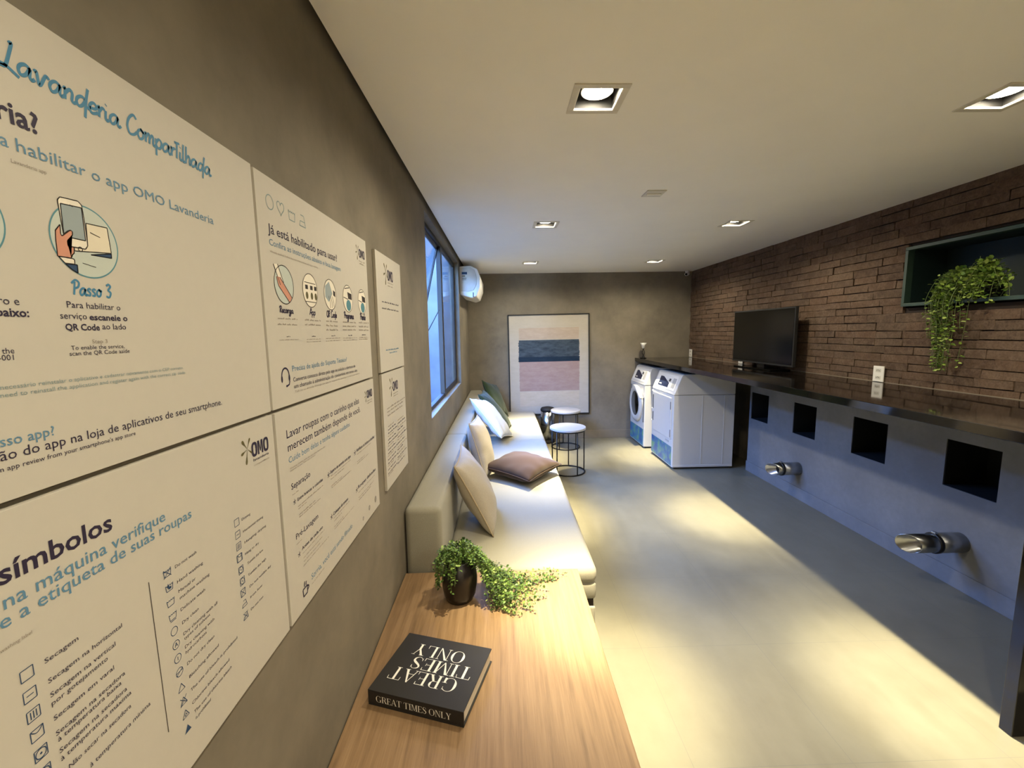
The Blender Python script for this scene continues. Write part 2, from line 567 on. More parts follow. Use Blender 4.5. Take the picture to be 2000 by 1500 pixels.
# ------------------------------------------------------------------ window
def window():
    w = thing('window_1', 'dark aluminium window with a propped open sash in the brown left wall', 'window', (-0.57, 4.0, WZ0))
    struct(w)
    x0, x1 = -0.585, -0.548
    f = 0.032
    obj('window_frame', boxes((x0, x1, WY0, WY1, WZ0, WZ0 + f), (x0, x1, WY0, WY1, WZ1 - f, WZ1), (x0, x1, WY0, WY0 + f, WZ0 + f, WZ1 - f), (x0, x1, WY1 - f, WY1, WZ0 + f, WZ1 - f)), 'alu', w, bevel=0.002)
    ym = 4.0
    obj('mullion', boxes((x0, x1 + 0.004, ym - 0.04, ym + 0.04, WZ0 + 0.004, WZ1 - f)), 'black', w, bevel=0.002)
    obj('window_sill', boxes((-0.60, XL + 0.002, WY0, WY1, WZ0 - 0.012, WZ0 + 0.002)), 'cement', w, bevel=0.002)
    # fixed far pane
    a, b = ym + 0.026, WY1 - f
    s = 0.024
    q0, q1 = x1 - 0.012, x1 - 0.002
    z0, z1 = WZ0 + f, WZ1 - f
    def ring(ya, yb, za, zb, k):
        return boxes((q0, q1, ya, yb, za, za + k), (q0, q1, ya, yb, zb - k, zb), (q0, q1, ya, ya + k, za + k, zb - k), (q0, q1, yb - k, yb, za + k, zb - k))
    p = obj('fixed_pane_frame', ring(a, b, z0, z1, s), 'black', w, bevel=0.001)
    obj('glass_pane', boxes((q0 + 0.004, q0 + 0.008, a + s, b - s, z0 + s, z1 - s)), 'glass', p)
    # near sash, hinged along its top, bottom pushed outwards
    a, b = WY0 + f, ym - 0.026
    ang = math.radians(13)
    xh = x0 + 0.012
    def tilt(bm):
        bm.transform(Matrix.Translation((xh, 0, z1)) @ Matrix.Rotation(ang, 4, 'Y') @ Matrix.Translation((-xh, 0, -z1)))
        return bm
    q0, q1 = xh - 0.008, xh + 0.008
    sash = obj('open_sash', tilt(ring(a, b, z0, z1, 0.03)), 'black', w, bevel=0.001)
    obj('glass_pane', tilt(boxes((xh - 0.002, xh + 0.002, a + 0.03, b - 0.03, z0 + 0.03, z1 - 0.03))), 'glass', sash)
    h = z1 - z0
    for yy in (a + 0.012, b - 0.012):
        bm = bmesh.new()
        tube(bm, [(xh, yy, z1 - h * 0.42), (xh - math.sin(ang) * h * .7, yy, z1 - h * 0.7)], 0.005, 6)
        obj('stay_arm', bm, 'black', sash)
window()
struct(obj('wall_outside', boxes((-4.8, -4.5, -6, 40, 0, 3.9)), 'out_wall'))
struct(obj('wall_outside', boxes((-4.5, XO, 9.0, 9.3, 0, 4.3)), 'added_wing'))  # added wing, blocks the overbright sky from the view through the window
struct(obj('floor_outside', boxes((-4.8, XO, -6, 40, -0.12, -0.02)), 'ground'))

# ------------------------------------------------------------------ downlights
def downlight(k, x, y, label):
    t = thing('recessed_downlight', label, 'ceiling light', (x, y, ZC), 'square downlights in the ceiling')
    o, i, z0 = 0.1, 0.076, ZC - 0.004
    obj('trim_frame', boxes((x - o, x + o, y - o, y - i, z0, ZC), (x - o, x + o, y + i, y + o, z0, ZC), (x - o, x - i, y - i, y + i, z0, ZC), (x + i, x + o, y - i, y + i, z0, ZC)), 'lamp_frame', t, bevel=0.0012)
    d = 0.085
    bm = boxes((x - i - 0.0015, x + i + 0.0015, y - i - 0.0015, y - i + 0.0015, ZC + 0.004, ZC + d), (x - i - 0.0015, x + i + 0.0015, y + i - 0.0015, y + i + 0.0015, ZC + 0.004, ZC + d),
               (x - i - 0.0015, x - i + 0.0015, y - i, y + i, ZC + 0.004, ZC + d), (x + i - 0.0015, x + i + 0.0015, y - i, y + i, ZC + 0.004, ZC + d), (x - i, x + i, y - i, y + i, ZC + d, ZC + d + 0.003))
    obj('black_recess', bm, 'black_matt', t)
    j = 0.0745
    obj('reflector_rim', boxes((x - i, x + i, y - i, y - j, z0 + 0.001, ZC + 0.004), (x - i, x + i, y + j, y + i, z0 + 0.001, ZC + 0.004), (x - i, x - j, y - j, y + j, z0 + 0.001, ZC + 0.004), (x + j, x + i, y - j, y + j, z0 + 0.001, ZC + 0.004)), 'lamp_edge', t)
    bm = bmesh.new()
    lathe(bm, [(0.03, 0.075), (0.056, 0.034), (0.060, 0.026), (0.056, 0.024)], (x, y, ZC), 28, cap=False)
    obj('lamp_body', bm, 'lamp_edge', t, smooth=True)
    bm = bmesh.new()
    lathe(bm, [(0.0555, 0.0255), (0.05, 0.022), (0.03, 0.0205), (0.002, 0.020)], (x, y, ZC), 28)
    obj('lamp_lens', bm, 'lens', t, smooth=True)
    # the reflector throws a tight beam inside a softer flood
    for nm, watt, ang in (('lamp_beam', SPOT_W, SPOT_ANGLE), ('lamp_flood', FLOOD_W, FLOOD_ANGLE)):
        L = bpy.data.lights.new(nm, 'SPOT')
        L.energy = watt
        L.color = LAMP_WARM
        L.spot_size = ang
        L.spot_blend = 1.0
        L.shadow_soft_size = 0.02
        lo = bpy.data.objects.new(nm, L)
        COL.objects.link(lo)
        lo.location = (0, 0, 0.012)
        lo.parent = t
        if k == 0:
            lo.rotation_euler = (math.radians(2.0), math.radians(-1.5), 0)      # swivelled a little
    G = bpy.data.lights.new('downlight_glow', 'SPOT')
    G.energy = GLOW_W
    G.color = GLOW_COL
    G.spot_size = math.radians(165)
    G.spot_blend = 0.5
    G.shadow_soft_size = 0.05
    go = bpy.data.objects.new('lamp_glow', G)
    COL.objects.link(go)
    go.location = (0, 0, -0.006)
    go.parent = t
    return t
LAB = ['nearest downlight of the left row, above the wooden side table',
       'large downlight cut by the right edge of the photo, above the stone counter end',
       'middle downlight of the left row, above the beige cushions',
       'middle downlight of the right row, above the counter front',
       'small far downlight of the left row, nearest the air conditioner',
       'small far downlight of the right row, above the washing machines',
       'downlight of the left row behind the camera, out of the photo',
       'downlight of the right row behind the camera, out of the photo',
       'unseen rearmost downlight of the left row, added to brighten the near ceiling',
       'unseen rearmost downlight of the right row, added to brighten the near ceiling']
for k, (x, y) in enumerate(LAMPS):
    downlight(k, x, y, LAB[k])

t = thing('ceiling_sensor', 'small plain pale square fitting flush in the ceiling between the downlights', 'ceiling fitting', (0.96, 2.765, ZC))
obj('cover_plate', boxes((0.90, 1.02, 2.705, 2.825, ZC - 0.006, ZC)), 'offwhite', t, bevel=0.002)
obj('lens_strip', boxes((0.915, 1.005, 2.755, 2.775, ZC - 0.012, ZC - 0.006)), 'plastic', t, bevel=0.002)

# ------------------------------------------------------------------ counter
CX, CZ0, CZ1 = 1.98, 1.166, 1.213
t = thing('stone_counter', 'long dark polished stone counter along the brick wall with a slab end leg', 'counter', (2.4, 3.9, CZ0))
obj('counter_top', boxes((CX, XR - 0.004, 1.463, YB - 0.004, CZ0, CZ1)), 'stone', t, bevel=0.003)
obj('end_panel', boxes((CX + 0.004, XR - 0.016, 1.463, 1.508, 0.001, CZ0 - 0.0005)), 'stone', t, bevel=0.002)
o = obj('shelf_bracket', boxes((XR - 0.05, XR - 0.001, 3.45, 3.462, 1.10, 1.165), (XR - 0.012, XR - 0.001, 3.447, 3.465, 1.06, 1.165)), 'black', None, bevel=0.002)
tag(o, 'tiny dark bracket on the plaster right under the stone counter', 'bracket')

# wall sockets
def socket(y, z, label, x=XR - 0.009):
    t = thing('wall_socket', label, 'socket', (x, y, z))
    obj('cover_plate', boxes((x - 0.008, x, y - 0.045, y + 0.045, z - 0.058, z + 0.058)), 'plastic', t, bevel=0.003)
    for dz in (-0.026, 0.026):
        bm = boxes((x - 0.0095, x - 0.0075, y - 0.022, y + 0.022, z + dz - 0.012, z + dz + 0.012))
        f = obj('socket_insert', bm, 'offwhite', t, bevel=0.003)
        for dy in (-0.01, 0.0, 0.01):
            bm = bmesh.new()
            lathe(bm, [(0.0028, 0), (0.0028, 0.0012)], (x - 0.0105, y + dy, z + dz + (0.003 if dy == 0 else 0)), 8, 0)
            obj('pin_hole', bm, 'seam', f)
socket(3.088, 1.273, 'white double socket plate on the bricks between television and trailing plant')
socket(6.27, 1.273, 'small white socket plate at the far end of the brick wall')
socket(4.93, 1.273, 'white socket plate mostly hidden behind the television')
socket(4.93, 1.02, 'pale socket plate in the dark recess behind the dryer', 3.0)

# ------------------------------------------------------------------ television
t = thing('television', 'black flat television standing on the stone counter in front of the bricks', 'television', (2.66, 4.32, CZ1))
x = 2.63
obj('screen_bezel', boxes((x, x + 0.03, 3.815, 4.83, 1.262, 1.812)), 'black_matt', t, bevel=0.004)
obj('screen', boxes((x - 0.002, x + 0.001, 3.828, 4.817, 1.281, 1.799)), 'tv', t)
obj('rear_casing', boxes((x + 0.03, x + 0.075, 3.87, 4.78, 1.272, 1.72)), 'black_matt', t, bevel=0.012)
obj('stand_neck', boxes((x + 0.015, x + 0.04, 4.26, 4.38, CZ1 + 0.012, 1.275)), 'black', t, bevel=0.003)
obj('stand_base', boxes((x - 0.09, x + 0.115, 4.0, 4.64, CZ1 + 0.0005, CZ1 + 0.013)), 'tv', t, bevel=0.005)

# ------------------------------------------------------------------ green shelf box with trailing plant
y0, y1, z0, z1 = 1.63, 2.955, 1.755, 2.155
t = thing('shelf_box', 'dark green box shelf set into the brick wall', 'shelf', (2.9, 2.3, z0))
e = 0.022
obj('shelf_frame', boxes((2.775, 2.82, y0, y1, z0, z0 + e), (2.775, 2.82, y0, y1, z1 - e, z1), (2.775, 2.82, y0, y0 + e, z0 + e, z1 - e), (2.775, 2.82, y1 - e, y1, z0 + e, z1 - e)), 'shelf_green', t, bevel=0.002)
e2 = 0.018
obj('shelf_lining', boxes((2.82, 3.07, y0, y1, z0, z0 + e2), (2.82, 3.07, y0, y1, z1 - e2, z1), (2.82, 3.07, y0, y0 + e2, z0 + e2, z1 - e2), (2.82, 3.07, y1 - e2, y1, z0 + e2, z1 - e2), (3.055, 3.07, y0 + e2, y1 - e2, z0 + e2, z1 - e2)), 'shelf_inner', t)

def leaf(bm, p, d, size, up):
    """a small oval, slightly folded leaf"""
    d = d.normalized()
    s = d.cross(up)
    if s.length < 1e-3:
        s = d.cross(Vector((1, 0, 0)))
    s.normalize()
    n = s.cross(d).normalized()
    L, W = size, size * 0.42
    pts = [p, p + d * L * .3 + s * W * .85 + n * L * .05, p + d * L * .7 + s * W * .8 + n * L * .03, p + d * L - n * L * .08, p + d * L * .7 - s * W * .8 + n * L * .03, p + d * L * .3 - s * W * .85 + n * L * .05]
    v = [bm.verts.new(q) for q in pts]
    bm.faces.new((v[0], v[1], v[2], v[3]))
    bm.faces.new((v[0], v[3], v[4], v[5]))
def rv(a=1.0):
    return Vector((random.uniform(-a, a), random.uniform(-a, a), random.uniform(-a, a)))
def strand(bl, bs, pts, n, size, r=0.0012, spread=0.008):
    pts = [Vector(p) for p in pts]
    # smooth the polyline
    out = []
    for i in range(len(pts) - 1):
        p0, p1, p2, p3 = pts[max(i - 1, 0)], pts[i], pts[i + 1], pts[min(i + 2, len(pts) - 1)]
        for k in range(5):
            u = k / 5
            out.append(0.5 * ((2 * p1) + (p2 - p0) * u + (2 * p0 - 5 * p1 + 4 * p2 - p3) * u * u + (3 * p1 - p0 - 3 * p2 + p3) * u ** 3))
    out.append(pts[-1])
    tube(bs, out, r, 4)
    for i in range(n):
        f = (i + random.random()) / n * (len(out) - 1.001)
        k = int(f)
        p = out[k].lerp(out[k + 1], f - k)
        t = (out[k + 1] - out[k]).normalized()
        s = t.cross(rv()).normalized()
        d = (s + t * random.uniform(-0.1, 0.7) + Vector((0, 0, 0.15))).normalized()
        leaf(bl, p + s * spread * random.random(), d, size * random.uniform(0.7, 1.2), Vector((0, 0, 1)) + rv(0.6))

def shelf_plant():
    t = thing('trailing_plant', 'light green trailing plant hanging out of the green box shelf', 'plant', (2.86, 2.42, z0 + 0.022))
    bm = bmesh.new()
    lathe(bm, [(0.05, 0), (0.066, 0.01), (0.078, 0.09), (0.08, 0.1), (0.072, 0.1), (0.065, 0.085)], (2.89, 2.52, z0 + 0.0225), 24)
    obj('plant_pot', bm, 'black_matt', t, smooth=True)
    bl, bs = bmesh.new(), bmesh.new()
    top = z0 + 0.11
    R = random.Random(3)
    for i in range(44):                                    # bushy crown
        a = R.uniform(0, 2 * PI)
        y = 2.41 + R.uniform(-0.17, 0.14)
        x = 2.80 + R.uniform(-0.07, 0.07)
        z = 2.0 - 0.55 * abs(y - 2.36) - R.uniform(0, 0.09)
        strand(bl, bs, [(2.88, 2.40 + R.uniform(-.03, .03), top), (2.85, (y + 2.4) / 2, z + 0.01), (x, y, z), (x - R.uniform(.0, .04), y + R.uniform(-.05, .05), z - R.uniform(0.05, 0.12))], 22, 0.024)
    for i in range(40):                                    # the long hanging tress
        y = R.gauss(2.51, 0.055)
        end = R.choice((1.34, 1.37, 1.42, 1.48, 1.55, 1.6))
        if y > 2.58:
            end = R.uniform(1.5, 1.68)
        yb = 2.485 + (y - 2.51) * (0.55 if end < 1.5 else 1.0)
        x = 2.735 + R.uniform(-0.03, 0.02)
        strand(bl, bs, [(2.88, 2.42, top), (2.80, y - 0.03, 1.94 + R.uniform(-.04, .03)), (x + 0.01, y, 1.80), (x, (y + yb) / 2 + R.uniform(-.015, .015), (1.8 + end) / 2), (x + R.uniform(-.01, .01), yb + R.uniform(-.015, .015), end)], int(34 * (1.98 - end) / 0.5), 0.022)
    for i in range(16):
        y = R.uniform(2.24, 2.38)
        x = 2.74 + R.uniform(-0.02, 0.02)
        e_ = R.uniform(1.74, 1.82)
        strand(bl, bs, [(2.88, 2.38, top), (2.80, y + 0.02, 1.93), (x, y, 1.86), (x - 0.005, y + 0.01, e_)], 26, 0.024)
    bmesh.ops.translate(bl, verts=bl.verts[:], vec=(0, 0.12, 0))
    bmesh.ops.translate(bs, verts=bs.verts[:], vec=(0, 0.12, 0))
    obj('foliage', bl, 'leaf_light', t)
    obj('stems', bs, 'stem', t)
shelf_plant()

# ------------------------------------------------------------------ niches: valves, and exhaust pipes
def valve(y, z, label):
    t = thing('water_valve', label, 'valve', (2.98, y, z))
    bm = bmesh.new()
    tube(bm, [(3.069, y, z), (2.97, y, z), (2.955, y, z - 0.02), (2.955, y, z - 0.05)], 0.011, 10)
    obj('valve_spout', bm, 'steel', t, smooth=True)
    bm = boxes((2.985, 2.997, y - 0.025, y + 0.025, z + 0.012, z + 0.024), (2.987, 2.995, y - 0.005, y + 0.005, z, z + 0.014))
    obj('valve_handle', bm, 'chrome', t, bevel=0.003)
valve(4.50, 0.82, 'small metal valve inside the square niche nearest the dryer')
valve(3.12, 0.79, 'small metal valve inside the third square niche from the dryer')

def pipe(y, z, x_end, label):
    t = thing('exhaust_pipe', label, 'pipe', (XR, y, z), 'exhaust stubs under the counter')
    r = 0.056
    bm = bmesh.new()
    lathe(bm, [(r + 0.004, 0), (r + 0.004, 0.155)], (XR - 0.155, y, z), 28, 0)
    obj('wall_sleeve', bm, 'steel', t, smooth=True)
    # polished tube with an obliquely cut open end
    bm = bmesh.new()
    seg = 32
    A, B, Ci, Di = [], [], [], []
    for i in range(seg):
        a = 2 * PI * i / seg
        cy_, cz_ = math.cos(a), math.sin(a)
        xe = x_end - 0.034 * cy_
        A.append(bm.verts.new((XR - 0.15, y + r * cy_, z + r * cz_)))
        B.append(bm.verts.new((xe, y + r * cy_, z + r * cz_)))
        Ci.append(bm.verts.new((xe, y + (r - 0.003) * cy_, z + (r - 0.003) * cz_)))
        Di.append(bm.verts.new((XR - 0.15, y + (r - 0.003) * cy_, z + (r - 0.003) * cz_)))
    for P, Q in ((A, B), (B, Ci), (Ci, Di)):
        for i in range(seg):
            bm.faces.new((P[i], P[(i + 1) % seg], Q[(i + 1) % seg], Q[i]))
    bm.faces.new(Di)
    obj('polished_tube', bm, 'chrome', t, smooth=True)
    bm = bmesh.new()
    lathe(bm, [(r + 0.001, 0), (r + 0.007, 0.002), (r + 0.007, 0.02), (r + 0.001, 0.022)], (XR - 0.178, y, z), 28, 0)
    c = obj('clamp_collar', bm, 'black', t, smooth=True)
    obj('clamp_screw', boxes((XR - 0.176, XR - 0.158, y - 0.014, y + 0.014, z + r + 0.005, z + r + 0.017)), 'chrome', c, bevel=0.002)
pipe(2.43, 0.295, 2.47, 'nearer polished pipe stub sticking out low on the plaster wall')
pipe(3.88, 0.29, 2.545, 'farther polished pipe stub, the one nearest the dryer')

# ------------------------------------------------------------------ machines
def machine(kind, xf, xb, y0, y1, label):
    t = thing(kind, label, 'dryer' if 'dryer' in kind else 'washing machine', (xf, (y0 + y1) / 2, 0), None)
    zt = 1.115
    bm = bmesh.new()
    prism(bm, [(xf, 0.022), (xf, 0.872), (xb, 0.872), (xb, 0.022)], 1, y0, y1)
    obj('cabinet', bm, 'white', t, bevel=0.006)
    bm = bmesh.new()
    prism(bm, [(xf - 0.004, 0.875), (xf + 0.004, 0.893), (xf + 0.085, 1.098), (xf + 0.115, zt), (xb, zt), (xb, 0.875)], 1, y0 - 0.002, y1 + 0.002)
    obj('control_head', bm, 'white', t, bevel=0.008, seg=3)
    obj('shadow_plinth', boxes((xf + 0.03, xb - 0.03, y0 + 0.02, y1 - 0.02, 0.002, 0.024)), 'seam', t)  # plinth coloured dark for the shadow under the machine
    # sloping console face: frame of reference u along y, v up the slope
    d = Vector((0.081, 0, 0.205)).normalized()
    n = Vector((-d.z, 0, d.x))
    o0 = Vector((xf + 0.004, 0, 0.893))
    def plate(ya, yb, va, vb, h, outline=None):
        bm = bmesh.new()
        pts = outline or [(ya, va), (yb, va), (yb, vb), (ya, vb)]
        lo = [bm.verts.new(o0 + d * v + Vector((0, y, 0)) + n * 0.0005) for y, v in pts]
        hi = [bm.verts.new(o0 + d * v + Vector((0, y, 0)) + n * h) for y, v in pts]
        bm.faces.new(hi)
        for i in range(len(pts)):
            bm.faces.new((lo[i], lo[(i + 1) % len(pts)], hi[(i + 1) % len(pts)], hi[i]))
        return bm
    w = y1 - y0
    obj('console_panel', plate(y0 + 0.05, y1 - 0.04, 0.02, 0.205, 0.003), 'plastic', t, bevel=0.001)
    ya, yb = y0 + 0.36 * w, y0 + 0.80 * w
    disp = obj('display_label', plate(0, 0, 0, 0, 0.005, [(ya, 0.045), (yb, 0.045), (yb, 0.165), (yb - 0.3 * (yb - ya), 0.165), (ya, 0.10)]), 'navy', t)
    obj('label_marks', plate(yb - 0.10, yb - 0.03, 0.062, 0.078, 0.0065), 'offwhite', disp)
    obj('control_knob', plate(ya - 0.02, ya + 0.015, 0.12, 0.155, 0.012), 'seam', t, bevel=0.003)
    obj('coin_plate', plate(y0 + 0.08, y0 + 0.17, 0.05, 0.17, 0.0045), 'white_seam', t)
    # decal along the foot
    obj('foot_decal', boxes((xf - 0.0015, xf + 0.001, y0 + 0.035, y1 - 0.012, 0.035, 0.262)), 'decal', t)
    return t, y0, y1
t, y0, y1 = machine('dryer', 1.95, 2.66, 4.785, 5.49, 'nearer white machine with a plain rectangular door and plain grey side panel')
xf = 1.95
dr = obj('dryer_door', boxes((xf - 0.012, xf + 0.001, y0 + 0.05, y1 - 0.05, 0.345, 0.838)), 'white', t, bevel=0.006)
obj('door_handle', boxes((xf - 0.018, xf - 0.011, y1 - 0.085, y1 - 0.07, 0.62, 0.80)), 'seam', dr, bevel=0.002)
obj('door_handle', boxes((xf - 0.018, xf - 0.011, y1 - 0.085, y1 - 0.07, 0.46, 0.58)), 'seam', dr, bevel=0.002)
obj('door_hinge', boxes((xf - 0.014, xf - 0.011, y0 + 0.055, y0 + 0.068, 0.70, 0.79)), 'seam', dr)
obj('door_hinge', boxes((xf - 0.014, xf - 0.011, y0 + 0.055, y0 + 0.068, 0.37, 0.46)), 'seam', dr)
for zz in (0.845, 0.615, 0.46):
    obj('door_catch', boxes((xf - 0.02, xf - 0.004, y1 - 0.062, y1 - 0.036, zz - 0.01, zz + 0.01)), 'plastic', t, bevel=0.004)
obj('name_plate', boxes((xf - 0.004, xf + 0.001, y0 + 0.12, y0 + 0.22, 0.298, 0.318)), 'white_seam', t)
obj('side_seam', boxes((xf + 0.33, xf + 0.337, y0 - 0.003, y0 + 0.001, 0.06, 0.868)), 'white', t)
obj('side_seam', boxes((xf + 0.585, xf + 0.592, y0 - 0.003, y0 + 0.001, 0.06, 0.868)), 'white', t)
obj('foot_rail', boxes((xf + 0.004, 2.656, y0 - 0.004, y0 + 0.001, 0.026, 0.05)), 'white', t, bevel=0.002)

t, y0, y1 = machine('washing_machine', 1.92, 2.62, 5.70, 6.33, 'farther white front loader with a round glass door beside the brown wall')
xf = 1.92
yc, zc = (y0 + y1) / 2 + 0.01, 0.585
bm = bmesh.new()
lathe(bm, [(0.255, 0.0), (0.262, -0.012), (0.255, -0.03), (0.215, -0.042), (0.178, -0.036), (0.172, -0.02)], (xf, yc, zc), 40, 0, cap=False)
dr = obj('door_ring', bm, 'white', t, smooth=True)
bm = bmesh.new()
lathe(bm, [(0.001, -0.006), (0.12, -0.012), (0.176, -0.024), (0.178, -0.03)], (xf, yc, zc), 36, 0)
obj('door_glass', bm, 'tv', dr, smooth=True)
bm = bmesh.new()
prism(bm, [(y0 + 0.02, zc + 0.12), (y0 + 0.05, zc + 0.11), (yc + 0.02, zc + 0.265), (yc - 0.06, zc + 0.262)], 0, xf - 0.058, xf - 0.012)
obj('door_handle', bm, 'plastic', dr, bevel=0.004)
obj('soap_slot', boxes((xf - 0.004, xf + 0.001, y1 - 0.055, y1 - 0.035, 0.70, 0.83)), 'seam', t)
obj('hinge_cover', boxes((xf - 0.006, xf + 0.001, y0 + 0.03, y0 + 0.045, 0.36, 0.70)), 'seam', t)

# goblet on the counter end
t = thing('goblet', 'small white cup on a dark twisted stem on the counter end by the brown wall', 'goblet', (2.06, 6.22, CZ1))
bm = bmesh.new()
lathe(bm, [(0.045, 0.0005), (0.045, 0.006), (0.012, 0.012)], (2.06, 6.22, CZ1), 20)
obj('goblet_foot', bm, 'black', t, smooth=True)
bm = bmesh.new()
for ph in (0, PI):
    tube(bm, [(2.06 + 0.016 * math.cos(ph + u * 5), 6.22 + 0.016 * math.sin(ph + u * 5), CZ1 + 0.008 + u * 0.135) for u in [i / 16 for i in range(17)]], 0.005, 6)
obj('goblet_stem', bm, 'black', t, smooth=True)
bm = bmesh.new()
lathe(bm, [(0.012, 0.14), (0.022, 0.15), (0.027, 0.19), (0.045, 0.222), (0.041, 0.222), (0.022, 0.19)], (2.06, 6.22, CZ1), 20)
obj('goblet_cup', bm, 'plastic', t, smooth=True)

# security camera
t = thing('security_camera', 'tiny white security camera in the far top corner of the brick wall', 'camera', (2.70, 6.30, 2.43))
bm = bmesh.new()
lathe(bm, [(0.03, 0.0), (0.03, -0.02), (0.012, -0.024)], (2.71, 6.31, ZC), 16)
obj('mount', bm, 'plastic', t, smooth=True)
bm = bmesh.new()
tube(bm, [(2.73, 6.32, 2.432), (2.665, 6.24, 2.412)], 0.024, 14)
obj('camera_body', bm, 'plastic', t, smooth=True)
bm = bmesh.new()
tube(bm, [(2.6655, 6.2405, 2.4122), (2.662, 6.236, 2.411)], 0.017, 14)
obj('camera_lens', bm, 'tv', t, smooth=True)

# ------------------------------------------------------------------ air conditioner on the left wall
t = thing('air_conditioner', 'white split air conditioner high on the left wall past the window', 'air conditioner', (XL, 5.7, 2.2))
prof = [(XL + 0.001, 2.405), (-0.36, 2.412), (-0.285, 2.372), (-0.252, 2.28), (-0.256, 2.165), (-0.300, 2.055), (-0.36, 2.035), (XL + 0.001, 2.075)]
bm = bmesh.new()
prism(bm, prof, 1, 5.215, 6.06)
obj('casing', bm, 'plastic', t, bevel=0.012, seg=3)
bm = bmesh.new()
prism(bm, [(XL + 0.003, 2.39), (-0.37, 2.395), (-0.315, 2.36), (-0.295, 2.28), (-0.30, 2.19), (-0.335, 2.125), (-0.40, 2.11), (XL + 0.003, 2.115)], 1, 5.209, 5.2155)
obj('end_cap', bm, 'offwhite', t, bevel=0.002)
lb = obj('energy_label', boxes((-0.472, -0.405, 5.2075, 5.2095, 2.24, 2.34)), 'offwhite', t)
obj('label_header', boxes((-0.470, -0.407, 5.2068, 5.2076, 2.31, 2.338)), 'p_navy_ink', lb)
obj('label_text', boxes((-0.468, -0.43, 5.2068, 5.2076, 2.285, 2.297), (-0.468, -0.415, 5.2068, 5.2076, 2.262, 2.27), (-0.468, -0.418, 5.2068, 5.2076, 2.246, 2.252)), 'p_olive', lb)
obj('air_slot', boxes((-0.345, -0.335, 5.211, 5.2145, 2.045, 2.10)), 'seam', t)

# ------------------------------------------------------------------ framed print leaning on the far wall
t = thing('framed_print', 'large thin black framed abstract print with navy and pink fields on the far wall', 'picture', (0.7, 6.3, 0.39))
MAT_T = Matrix.Translation((0.697, 6.343, 0.378)) @ Matrix.Rotation(math.radians(-0.45), 4, 'Y')
W, H = 1.205, 1.50
def fr(bm):
    bm.transform(MAT_T)
    return bm
w = W / 2
obj('picture_frame', fr(boxes((-w, w, -0.015, 0.015, 0, 0.014), (-w, w, -0.015, 0.015, H - 0.014, H), (-w, -w + 0.014, -0.015, 0.015, 0.014, H - 0.014), (w - 0.014, w, -0.015, 0.015, 0.014, H - 0.014))), 'black_matt', t)
obj('print_sheet', fr(boxes((-w + 0.012, w - 0.012, -0.002, 0.012, 0.012, H - 0.012))), 'art_mat', t)
def field(name, x0, x1, z0, z1, mat, jag, yy):
    R = random.Random(int(z0 * 1000))
    n = 26
    left = [(x0 + R.uniform(-jag, jag), z0 + (z1 - z0) * i / n) for i in range(n + 1)]
    right = [(x1 + R.uniform(-jag, jag), z0 + (z1 - z0) * i / n) for i in range(n + 1)]
    bm = bmesh.new()
    A = [bm.verts.new((p[0], yy, p[1])) for p in left]
    B = [bm.verts.new((p[0], yy, p[1])) for p in right]
    for i in range(n):
        bm.faces.new((A[i], B[i], B[i + 1], A[i + 1]))
    obj(name, fr(bm), mat, t)
field('colour_field', -0.445, 0.445, 1.13, 1.30, 'art_beige', 0.002, -0.0026)
field('colour_field', -0.45, 0.45, 0.86, 1.122, 'art_navy', 0.006, -0.0030)
field('colour_field', -0.455, 0.455, 0.80, 0.872, 'art_deep', 0.006, -0.0034)
field('colour_field', -0.445, 0.45, 0.36, 0.80, 'art_pink', 0.004, -0.0026)
field('colour_field', -0.445, 0.445, 0.13, 0.352, 'art_pale', 0.002, -0.0026)

# ------------------------------------------------------------------ sofa
SX1, SY0, SY1 = 0.458, 2.005, 6.32
t = thing('long_sofa', 'long cream upholstered sofa along the left wall under the window', 'sofa', (0, 4.1, 0))
YS = 4.61
for a, b in ((SY0, YS - 0.002), (YS + 0.002, SY1)):
    bm = bmesh.new()
    rounded_box(bm, XL + 0.185, SX1, a, b, 0.345, 0.44, 0.035, 4)
    c = obj('seat_cushion', bm, 'sofa', t, smooth=True)
    bm = bmesh.new()
    rounded_box(bm, XL + 0.19, SX1 - 0.003, a + 0.004, b - 0.004, 0.262, 0.362, 0.022, 3)
    obj('seat_welt', bm, 'sofa', c, smooth=True)
YK = 3.56
for a, b in ((SY0, YK - 0.002), (YK + 0.002, SY1)):
    bm = bmesh.new()
    rounded_box(bm, XL + 0.004, XL + 0.185, a, b, 0.235, 0.772, 0.03, 4)
    obj('backrest', bm, 'sofa', t, smooth=True)
obj('gap_shade_strip', boxes((XL + 0.004, SX1 - 0.018, SY0 + 0.012, SY1, 0.228, 0.27)), 'sofa_dark', t)  # dark strip stands in for the shaded gap below the seat
bm = bmesh.new()
rounded_box(bm, XL + 0.006, SX1 - 0.008, SY0 + 0.003, SY1, 0.055, 0.229, 0.012, 3)
obj('sofa_base', bm, 'sofa', t, smooth=True)
for x in (XL + 0.05, SX1 - 0.045):
    for y in (SY0 + 0.04, YS, SY1 - 0.06):
        bm = bmesh.new()
        lathe(bm, [(0.022, 0.001), (0.03, 0.056)], (x, y, 0), 16)
        obj('leg', bm, 'black', t, smooth=True)

